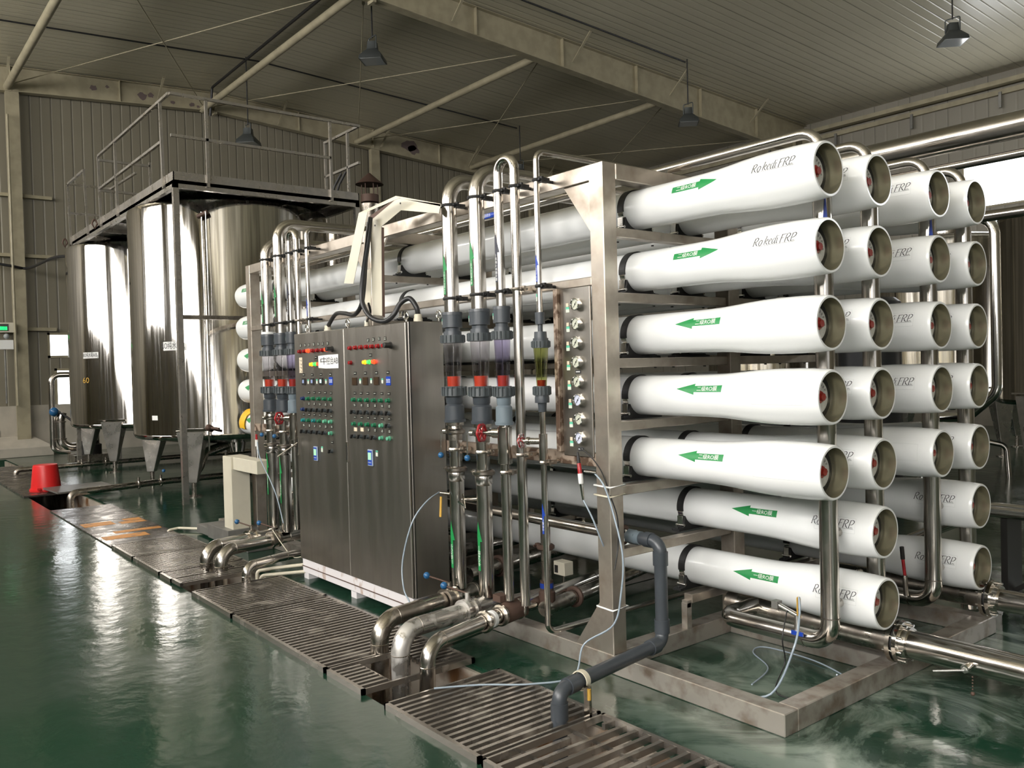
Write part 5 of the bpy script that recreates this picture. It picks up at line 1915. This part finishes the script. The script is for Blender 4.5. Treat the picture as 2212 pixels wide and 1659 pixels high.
# ------------------------------------------------------------------ pure water tanks
def water_tank(cx, cy, r, z0, z1, label, legs, group='pure water tanks', legr=None, nozzle=True, name='water_tank'):
    t = thing(name, (cx, cy, 0), label, 'tank', group)
    b = MB()
    b.lathe([(z0 - .02, r - .05), (z0, r - .015), (z0 + .03, r), (z0 + .045, r + .006), (z0 + .06, r), (z1 - .05, r), (z1, r - .01), (z1 + .03, r - .05), (z1 + .10, r - .28), (z1 + .18, r * .45), (z1 + .22, .26)], (cx, cy, 0), (0, 0, 1), 96, (False, False))
    b.build('shell', 'tank', t)
    MB().lathe([(z0 - .02, r - .05), (z0 - .10, r * .6), (z0 - .16, .12), (z0 - .30, .1)], (cx, cy, 0), (0, 0, 1), 64, (False, True)).build('bottom_cone', 'tank', t)
    MB().lathe([(z1 + .21, .27), (z1 + .30, .27), (z1 + .30, .30), (z1 + .33, .30), (z1 + .36, .22)], (cx, cy, 0), (0, 0, 1), 28, (False, True)).build('manhole', 'tank', t)
    MB().box(cx + r - .002, cx + r, cy - .002, cy, z0, z1).build('seam', 'tank', t)
    for a in legs:
        n = Vector((math.cos(a), math.sin(a), 0))
        s = Vector((-math.sin(a), math.cos(a), 0))
        c = Vector((cx, cy, 0))
        lr = legr or r
        zt, zb = z0 + .10, .19

        def q(rad, sd, z):
            return c + n * rad + s * sd + Vector((0, 0, z))
        b = MB()
        o_, i_ = r + .015, r - .30
        ob, ib = lr + .0, lr - .10
        top = [q(o_, -.20, zt), q(o_, .20, zt), q(i_, .10, zt - .08), q(i_, -.10, zt - .08)]
        bot = [q(ob, -.065, zb), q(ob, .065, zb), q(ib, .045, zb), q(ib, -.045, zb)]
        b.add(top + bot, [(0, 1, 2, 3), (7, 6, 5, 4), (0, 4, 5, 1), (1, 5, 6, 2), (2, 6, 7, 3), (3, 7, 4, 0)])
        lg = b.build('leg', 'plat', t, .006)
        p = MB()
        pts = [q(r + .006, -.24, zt), q(r + .006, .24, zt), q(r + .028, .24, zt), q(r + .028, -.24, zt)]
        p.prism([x + Vector((0, 0, .02)) for x in pts], (0, 0, .022))
        p.build('pad_plate', 'chrome', lg)
        f = MB()
        m_ = q((ob + ib) / 2, 0, 0)
        f.cyl((m_.x, m_.y, .015), (m_.x, m_.y, zb), .032, 12)
        f.cyl((m_.x, m_.y, 0), (m_.x, m_.y, .015), .10, 20)
        f.build('levelling_foot', 'pipe_dirty', lg)
    if nozzle:
        a = -2.55
        n = Vector((math.cos(a), math.sin(a), 0))
        p = Vector((cx, cy, z1 - .22)) + n * (r - .02)
        b = MB().lathe([(0, .045), (.10, .045), (.10, .07), (.125, .07), (.125, .045), (.14, .065), (.16, .065), (.16, .03)], p, n, 16)
        b.build('nozzle', 'pipe_dirty', t)
    return t


def on_tank(cx, cy, r, px, py, e=.003):
    """(azimuth, height) of the tank wall seen at a pixel"""
    d = (at(px, py, 'z', -50 if py > 800 else 50) - _RC).normalized()
    a = d.x ** 2 + d.y ** 2
    fx, fy = _RC.x - cx, _RC.y - cy
    bq = 2 * (fx * d.x + fy * d.y)
    cq = fx * fx + fy * fy - r * r
    disc_ = max(0, bq * bq - 4 * a * cq)
    s = (-bq - math.sqrt(disc_)) / (2 * a)
    p = _RC + d * s
    return math.atan2(p.y - cy, p.x - cx), p.z


def tank_label(t, cx, cy, r, px0, py0, px1, py1, m, text, tm='ink', size=.9, name='name_plate'):
    a0, za = on_tank(cx, cy, r, px0, (py0 + py1) / 2)
    a1, zb = on_tank(cx, cy, r, px1, (py0 + py1) / 2)
    _, zt = on_tank(cx, cy, r, (px0 + px1) / 2, py0)
    _, zl = on_tank(cx, cy, r, (px0 + px1) / 2, py1)
    w, h, am, zm = (a1 - a0) * r, zt - zl, (a0 + a1) / 2, (zt + zl) / 2
    fn = lambda u, v, e=.003: (cx + math.cos(am + u / r) * (r + e), cy + math.sin(am + u / r) * (r + e), zm + v)
    par = t
    if m:
        b = MB()
        patch(b, [rect(-w / 2, w / 2, -h / 2, h / 2)], fn, 8, 1)
        par = b.build(name, m, t)
    if text:
        b = MB()
        text_on(b, text, h * size, lambda u, v: fn(u * (w / h / len(text) * 1.55), v, .006))
        b.build('lettering', tm, par)


TC = [(-10.46, 1.17), (-14.64, 1.17)]
TR = 1.42
LG = [-PI / 4 + PI / 2 * k for k in range(4)]
t = water_tank(TC[0][0], TC[0][1], TR, .775, 3.96, 'large steel water tank, the nearer one under the railed platform', LG)
tank_label(t, *TC[0], TR, 353, 738, 388, 757, 'white', 'RO纯水箱')
tank_label(t, *TC[0], TR, 391, 741, 403, 757, 'white', 'B₁')
tank_label(t, *TC[0], TR, 329, 898, 341, 908, 'white', '')
a, z = on_tank(*TC[0], TR, 446, 700)
sx_, sy_ = TC[0][0] + math.cos(a) * (TR + .06), TC[0][1] + math.sin(a) * (TR + .06)
b = MB().cyl((sx_, sy_, .62), (sx_, sy_, 3.78), .010, 10)
b.cyl((sx_ + .07, sy_ + .03, 1.0), (sx_ + .07, sy_ + .03, 3.78), .006, 8)
b.build('level_tube', 'chrome', t)
b = MB().sphere((sx_, sy_, .93), .045)
b.cyl((sx_, sy_, .93), (sx_ + .12, sy_ + .10, .91), .02, 10)
b.cyl((sx_ - .04, sy_ - .04, 3.72), (sx_ + .06, sy_ + .06, 3.78), .03, 10)
b.build('level_tap', 'rust', t)
t = water_tank(TC[1][0], TC[1][1], TR, .775, 3.96, 'large steel water tank, the farther one nearer the end wall', LG)
tank_label(t, *TC[1], TR, 180, 761, 213, 774, 'white', 'RO纯水箱A/B₂')
tank_label(t, *TC[1], TR, 179, 816, 194, 829, None, '60', 'ylever', 1.25)
# far side tanks
t = water_tank(-1.67, 9.53, 1.40, .98, 3.40, 'steel tank at the far side cut by the picture edge', [-2.0, -.5, 1.0, 2.6], 'far side tanks', None, False)
for x, y, lab in ((-4.75, 11.6, 'steel tank standing behind the farthest vessel column'), (-9.0, 12.5, 'distant steel tank seen through gaps in the rack')):
    water_tank(x, y, 1.3, .98, 3.5, lab, [-2.0, -.5, 1.0, 2.6], 'far side tanks', None, False)
t = thing('tank_downpipe', (-3.0, 7.3, 0), 'thick bright pipe hooking down in front of the far side tank', 'pipe')
P1 = at(2152, 700, 'y', 7.6)
MB().tube([(P1.x - .9, 7.6, at(2110, 462, 'y', 7.6).z), (P1.x, 7.6, at(2140, 470, 'y', 7.6).z), (P1.x, 7.6, 1.15), (P1.x - .35, 7.6, .85), (P1.x - .95, 7.6, .8), (P1.x - .95, 7.6, 0)], .062, .22, 20).build('tube', 'chrome', t)
t = tag(MB().lathe([(0, .36), (2.28, .36), (2.33, .30)], (-3.28, 6.3, 0), (0, 0, 1), 32).build('black_canister', 'navy'), 'black upright canister showing between second and third vessel columns', 'canister')
# bright pipes on low stands at the right
t = thing('floor_pipe', (-.9, 2.3, 0), 'pair of bright steel pipes rising on a stand beyond the rack', 'pipe')
for dy in (0, .16):
    MB().tube([(-2.2, 2.3 + dy, .24), (-.98, 2.3 + dy, .26), (-.34, 2.3 + dy, .60), (1.4, 2.3 + dy, .60)], .036, .12, 18).build('tube', 'chrome', t)
MB().box(-.22, -.18, 2.28, 2.5, .0, .565).build('stand', 'black', t)
MB().bar((-.2, 2.38, .08), (.25, 2.38, .40), .03, .03).build('brace', 'black', t)
t = tag(MB().tube([(-3.05, 8.2, .48), (-2.85, 8.35, .48), (-2.62, 8.5, .42), (-2.60, 8.52, -.0)], .035, .10, 14).build('bent_pipe', 'pipe'), 'small bent steel pipe standing on the far floor by the tank leg', 'pipe')
# overhead pipes along the back of the rack
for y, z, r, lab in ((2.5, 3.085, .088, 'thick polished pipe running overhead behind the rack'), (2.5, 2.90, .030, 'thin polished pipe right under the thick overhead one'), (3.1, 2.62, .04, 'lower overhead pipe seen past the rack post')):
    t = thing('overhead_pipe', (-3, y, z), lab, 'pipe', 'overhead pipes')
    MB().tube([(-8.4, y, z), (5.0, y, z)], r, 0, 24).build('tube', 'pipe', t)
    b = MB()
    for x in (-9.0, -5.2, -2.4, 2.8):
        b.box(x - .02, x + .02, y - .02, y + .02, 0 if x in (-9.0, -5.2) else 0, z - r)
    if y == 3.1 or z == 3.085:
        b = MB()
        for x in (-8.2, -5.2):
            MB().box(x - .03, x + .03, y - .03, y + .03, 0, z - r).build('stanchion', 'frame', t)
# vent tower and slim column beyond the platform
t = thing('vent_tower', (-12.35, 4.6, 0), 'dull steel tower with a conical rain cap beyond the tank platform', 'vent')
MB().lathe([(0, .18), (4.72, .18), (4.78, .20), (4.82, .20)], (-12.35, 4.6, 0), (0, 0, 1), 28).build('shaft', 'pipe_dirty', t)
MB().lathe([(4.86, .17), (5.0, .17)], (-12.35, 4.6, 0), (0, 0, 1), 24).build('collar', 'rust', t)
for i in range(6):
    a = i * PI / 3
    MB().cyl((-12.35 + math.cos(a) * .15, 4.6 + math.sin(a) * .15, 5.0), (-12.35 + math.cos(a) * .15, 4.6 + math.sin(a) * .15, 5.22), .010, 6).build('cap_strut', 'rust', t)
MB().lathe([(5.20, .20), (5.20, .27), (5.42, .02)], (-12.35, 4.6, 0), (0, 0, 1), 24).build('rain_cap', 'rust', t)
t = thing('slim_column', (-12.9, 4.1, 0), 'slim dull column beside the capped vent tower', 'column')
MB().lathe([(0, .13), (4.35, .13), (4.42, .07)], (-12.9, 4.1, 0), (0, 0, 1), 20).build('shaft', 'pipe_dirty', t)

# ------------------------------------------------------------------ platform over the tanks
pf = thing('tank_platform', (-11.9, 1.2, 0), 'railed steel platform carried on posts over the two water tanks', 'platform')
Y0, Y1, X0, X1 = -.13, 2.47, -14.95, -8.86
MB().box(X0, X1, Y0, .62, 4.06, 4.085).build('deck', 'plat', pf)
MB().box(-9.95, X1, .62, Y1, 4.06, 4.085).build('deck', 'plat', pf)
for x0, x1, y0, y1 in ((X0, X1, Y0, Y0 + .012), (X1 - .012, X1, Y0, Y1), (-9.95, X1, Y1 - .012, Y1), (X0, X0 + .012, Y0, .62)):
    MB().box(x0, x1, y0, y1, 4.04, 4.19).build('toe_board', 'plat', pf)
for x0, x1, y0, y1 in ((X0, X1, Y0 + .0, Y0 + .06), (X0, -9.95, .56, .62), (X1 - .06, X1, Y0, Y1), (-9.95, -9.89, .56, Y1), (-9.95, X1, Y1 - .06, Y1)):
    MB().box(x0, x1, y0, y1, 3.985, 4.06).build('deck_beam', 'plat', pf)
for x in (-13.9, -12.9, -11.9, -10.9):
    MB().box(x - .02, x + .02, Y0 + .06, .56, 4.0, 4.06).build('deck_beam', 'plat', pf)
for y in (.9, 1.5, 2.1):
    MB().box(-9.89, X1 - .06, y - .02, y + .02, 4.0, 4.06).build('deck_beam', 'plat', pf)
for x, y in ((-8.89, -.10), (-8.89, 2.44), (-14.92, -.10), (-14.92, .58), (-9.92, 2.44), (-12.55, -.10)):
    if (x, y) == (-12.55, -.10):
        continue
    MB().box(x - .035, x + .035, y - .035, y + .035, 0, 3.985).build('post', 'plat', pf)
MB().box(-8.925, -8.855, -.07, 2.41, 2.34, 2.39).build('cross_bar', 'pipe_dirty', pf)


def rail_post(x, y, dx=0, dy=0, zt=5.14):
    MB().bar((x, y, 4.03), (x + dx, y + dy, zt), .035, .035, (1, 0, 0)).build('rail_post', 'plat', pf)


def railing(p, q, zs=(5.15, 4.63)):
    for z in zs:
        MB().bar((p[0], p[1], z), (q[0], q[1], z), .035, .035).build('hand_rail', 'plat', pf)


yo = Y0 - .02
for x in (-9.19, -11.46, -12.5):
    rail_post(x, yo, -.05)
railing((-8.86, yo), (-12.53, yo), (5.15,))
railing((-9.25, yo), (-12.53, yo), (4.63,))
for y in (.3, 2.03):
    rail_post(X1 + .02, y)
railing((X1 + .02, yo), (X1 + .02, Y1 + .03), (5.15,))
railing((X1 + .02, .3), (X1 + .02, 2.03), (4.63,))
railing((X1 + .02, yo - 0), (X1 + .02, .3), (4.63,))
rail_post(-12.5, .62)
railing((-12.5, yo), (-12.5, .62), (5.08, 4.60))
rail_post(-9.2, Y1 + .02)
railing((X1, Y1 + .02), (-9.95, Y1 + .02))
rail_post(-9.93, Y1 + .02)
for x in (-13.4, -14.72):
    rail_post(x, yo, -.15 if x > -14 else -.1)
railing((-13.55, yo), (-14.86, yo), (5.13,))
rail_post(-14.93, .6)
railing((-14.9, yo), (-14.93, .6))
railing((-14.93, .6), (-13.4, .64))
for x, y in ((-12.7, -.15), (-14.98, -.15)):
    b = MB()
    b.tube([(x, y - .01, 4.1), (x, y - .05, 4.2), (x, y - .09, 4.1), (x, y - .05, 4.02)], .014, .03, 8, closed=True)
    b.build('lifting_eye', 'rust', pf)
for i, x in enumerate((-9.6, -9.45)):
    tag(MB().tube([(x, 2.40, 4.08), (x, 2.42, 4.3), (x + .03, 2.45, 4.42), (x + .12, 2.52, 4.6)], .02, .1, 8).build('black_hose_end', 'rubber'), 'short black hose end, the %s of two sticking up behind the railing' % ('farther', 'nearer')[i], 'hose', 'black hose ends')

# ------------------------------------------------------------------ floor pipes, pump and bucket at the far left
def floor_pipe(label, pts, r, m='pipe_dirty', fits=()):
    t = thing('floor_pipe', pts[0], label, 'pipe', 'low pipes on the floor by the tanks')
    MB().tube(pts, r, .09, 16).build('tube', m, t)
    for p_ in fits:
        b = MB()
        tri_clamp(b, p_[0], p_[1], p_[2], r, (0, 1, 0))
        b.cyl((p_[0], p_[1], p_[2] + r), (p_[0], p_[1], p_[2] + r + .06), .02, 10)
        b.build('clamp_ring', 'pipe_dirty', t)
    return t


t = floor_pipe('low steel pipe on the floor in front of the tanks, elbowing into the trench gap', [(-10.45, -1.12, -.3), (-10.45, -1.12, .10), (-10.75, .2, .10), (-10.75, 3.6, .10)], .045, 'pipe_dirty', ((-10.66, -.2, .10), (-10.72, .12, .10)))
MB().sphere((-10.70, .16, .26), .025).build('lever_knob', 'blue', t)
floor_pipe('low steel pipe on the floor behind the red bucket', [(-14.75, -1.15, -.3), (-14.75, -1.15, .08), (-14.75, .6, .08), (-14.75, 4.0, .08)], .042, 'pipe_dirty', ((-14.75, -.1, .08), (-14.75, .3, .08)))
floor_pipe('bright pipe running on the floor behind the nearer tank', [(-13.2, 3.6, .22), (-7.2, 3.2, .22)], .05, 'pipe')
floor_pipe('black elbow pipe under the nearer tank', [(-10.3, .95, .60), (-10.1, .55, .52), (-10.0, .42, .30), (-10.15, .3, .22)], .07, 'pipe_dirty')

t = thing('transfer_pump', (-16.15, .15, 0), 'upright pump and motor on a small plinth below the farther tank', 'pump')


def X(px, py, x=-16.5):
    p = at(px, py, 'x', x)
    return (x, p.y, p.z)


MB().box(-16.5, -15.8, .0, .62, 0, .16).build('plinth', 'pipe_dirty', t)
MB().lathe([(.16, .20), (.34, .20), (.36, .16), (.66, .16), (.70, .19), (.76, .19), (.78, .12)], (-16.1, .34, 0), (0, 0, 1), 20).build('motor', 'black', t)
MB().lathe([(.42, .165), (.62, .165)], (-16.1, .34, 0), (0, 0, 1), 20, (False, False)).build('motor_band', 'pipe', t)
q0, q1 = X(131, 910), X(130, 975)
MB().tube([(-16.5, q1[1] + .55, .28), (-16.5, q1[1] + .02, .28), (-16.5, q1[1] + .02, .85), (-16.5, q1[1] + .06, .98)], .085, .2, 18).build('suction_elbow', 'pipe', t)
b = MB()
for z in (.80, .46):
    tri_clamp(b, -16.5, q1[1] + .02, z, .085, (0, 0, 1))
b.build('clamp_ring', 'pipe_dirty', t)
c0, c1 = X(109, 810), X(112, 960)
t = thing('suction_pipe', (-16.5, c0[1], 0), 'tall steel pipe bending over beside the farther tank, with a blue fitting', 'pipe')
MB().tube([(-16.5, c0[1] + .9, c0[2] - .0), (-16.5, c0[1], c0[2] - .0), (-16.5, c0[1], .22), (-16.5, c0[1] + .3, .2)], .055, .16, 16).build('tube', 'pipe', t)
MB().sphere((-16.45, c0[1] + .03, 1.0), .09, 12).build('blue_fitting', 'blue', t)
cable('black cable from the blue fitting down to the pump motor', [(-16.4, c0[1] + .1, 1.0), (-16.3, .12, .75), (-16.25, .2, .45), (-16.2, .3, .35)], .022)
t = thing('black_bracket', (-16.0, .42, 0), 'thin black upright bracket at the edge of the farther tank', 'bracket')
MB().box(-16.2, -16.16, .26, .31, .16, 1.35).build('upright', 'black', t)

bk = thing('bucket', (-11.78, -1.18, .02), 'red plastic bucket standing upside down on a trench plate', 'bucket')
MB().lathe([(.02, .212), (.035, .216), (.055, .212), (.055, .197), (.09, .194), (.37, .163), (.395, .155), (.395, .0)], (-11.78, -1.18, 0), (0, 0, 1), 40, (False, False)).build('shell', 'bucket', bk)
MB().box(-11.60, -11.545, -1.33, -1.29, .055, .085).build('handle_lug', 'bucket', bk)

# wall boxes and wiring beside the end-wall column
t = thing('wall_meter', (-18.75, -.72, 2.62), 'small wall meter with glowing green digits', 'meter')
MB().box(-18.80, -18.70, -.86, -.52, 2.66, 2.87).build('case', 'cream', t, .004)
MB().box(-18.70, -18.697, -.84, -.62, 2.69, 2.84).build('screen', 'black', t)
p_ = MB()
for q_ in range(7):
    p_.box(-18.697, -18.694, -.83 + q_ * .027, -.813 + q_ * .027, 2.71, 2.785)
p_.build('digits', 'led_g', t)
t = thing('wall_switch_box', (-18.75, -.7, 2.35), 'white switch box with a round glass lamp under the glowing meter', 'switch box')
MB().box(-18.80, -18.70, -.80, -.54, 2.30, 2.50).build('case', 'white', t, .004)
MB().sphere((-18.74, -.66, 2.58), .06).build('lamp_glass', 'lampg', t)
MB().cyl((-18.75, -.70, 2.30), (-18.75, -.70, 1.15), .018, 8).build('conduit_tail', 'greybox', t)
cable('black cable sagging along the end wall to the farther tank', [(-18.75, -1.3, 4.2), (-18.72, -.55, 4.08), (-18.7, -.2, 4.05), (-16.9, .0, 4.08), (-15.9, .35, 3.98)], .03)
tag(MB().box(-19.09, -19.08, -.95, -.80, .42, .56).build('wall_socket_plate', 'greybox'), 'small grey plate low on the white wall base', 'plate')
t = thing('wall_pipe', (-18.72, -.5, 1.1), 'slim upright pipe clipped to the wall column', 'pipe')
MB().cyl((-18.70, -.50, 1.1), (-18.70, -.50, 7.3), .025, 8).build('tube', 'steelpaint', t)
index_kids()
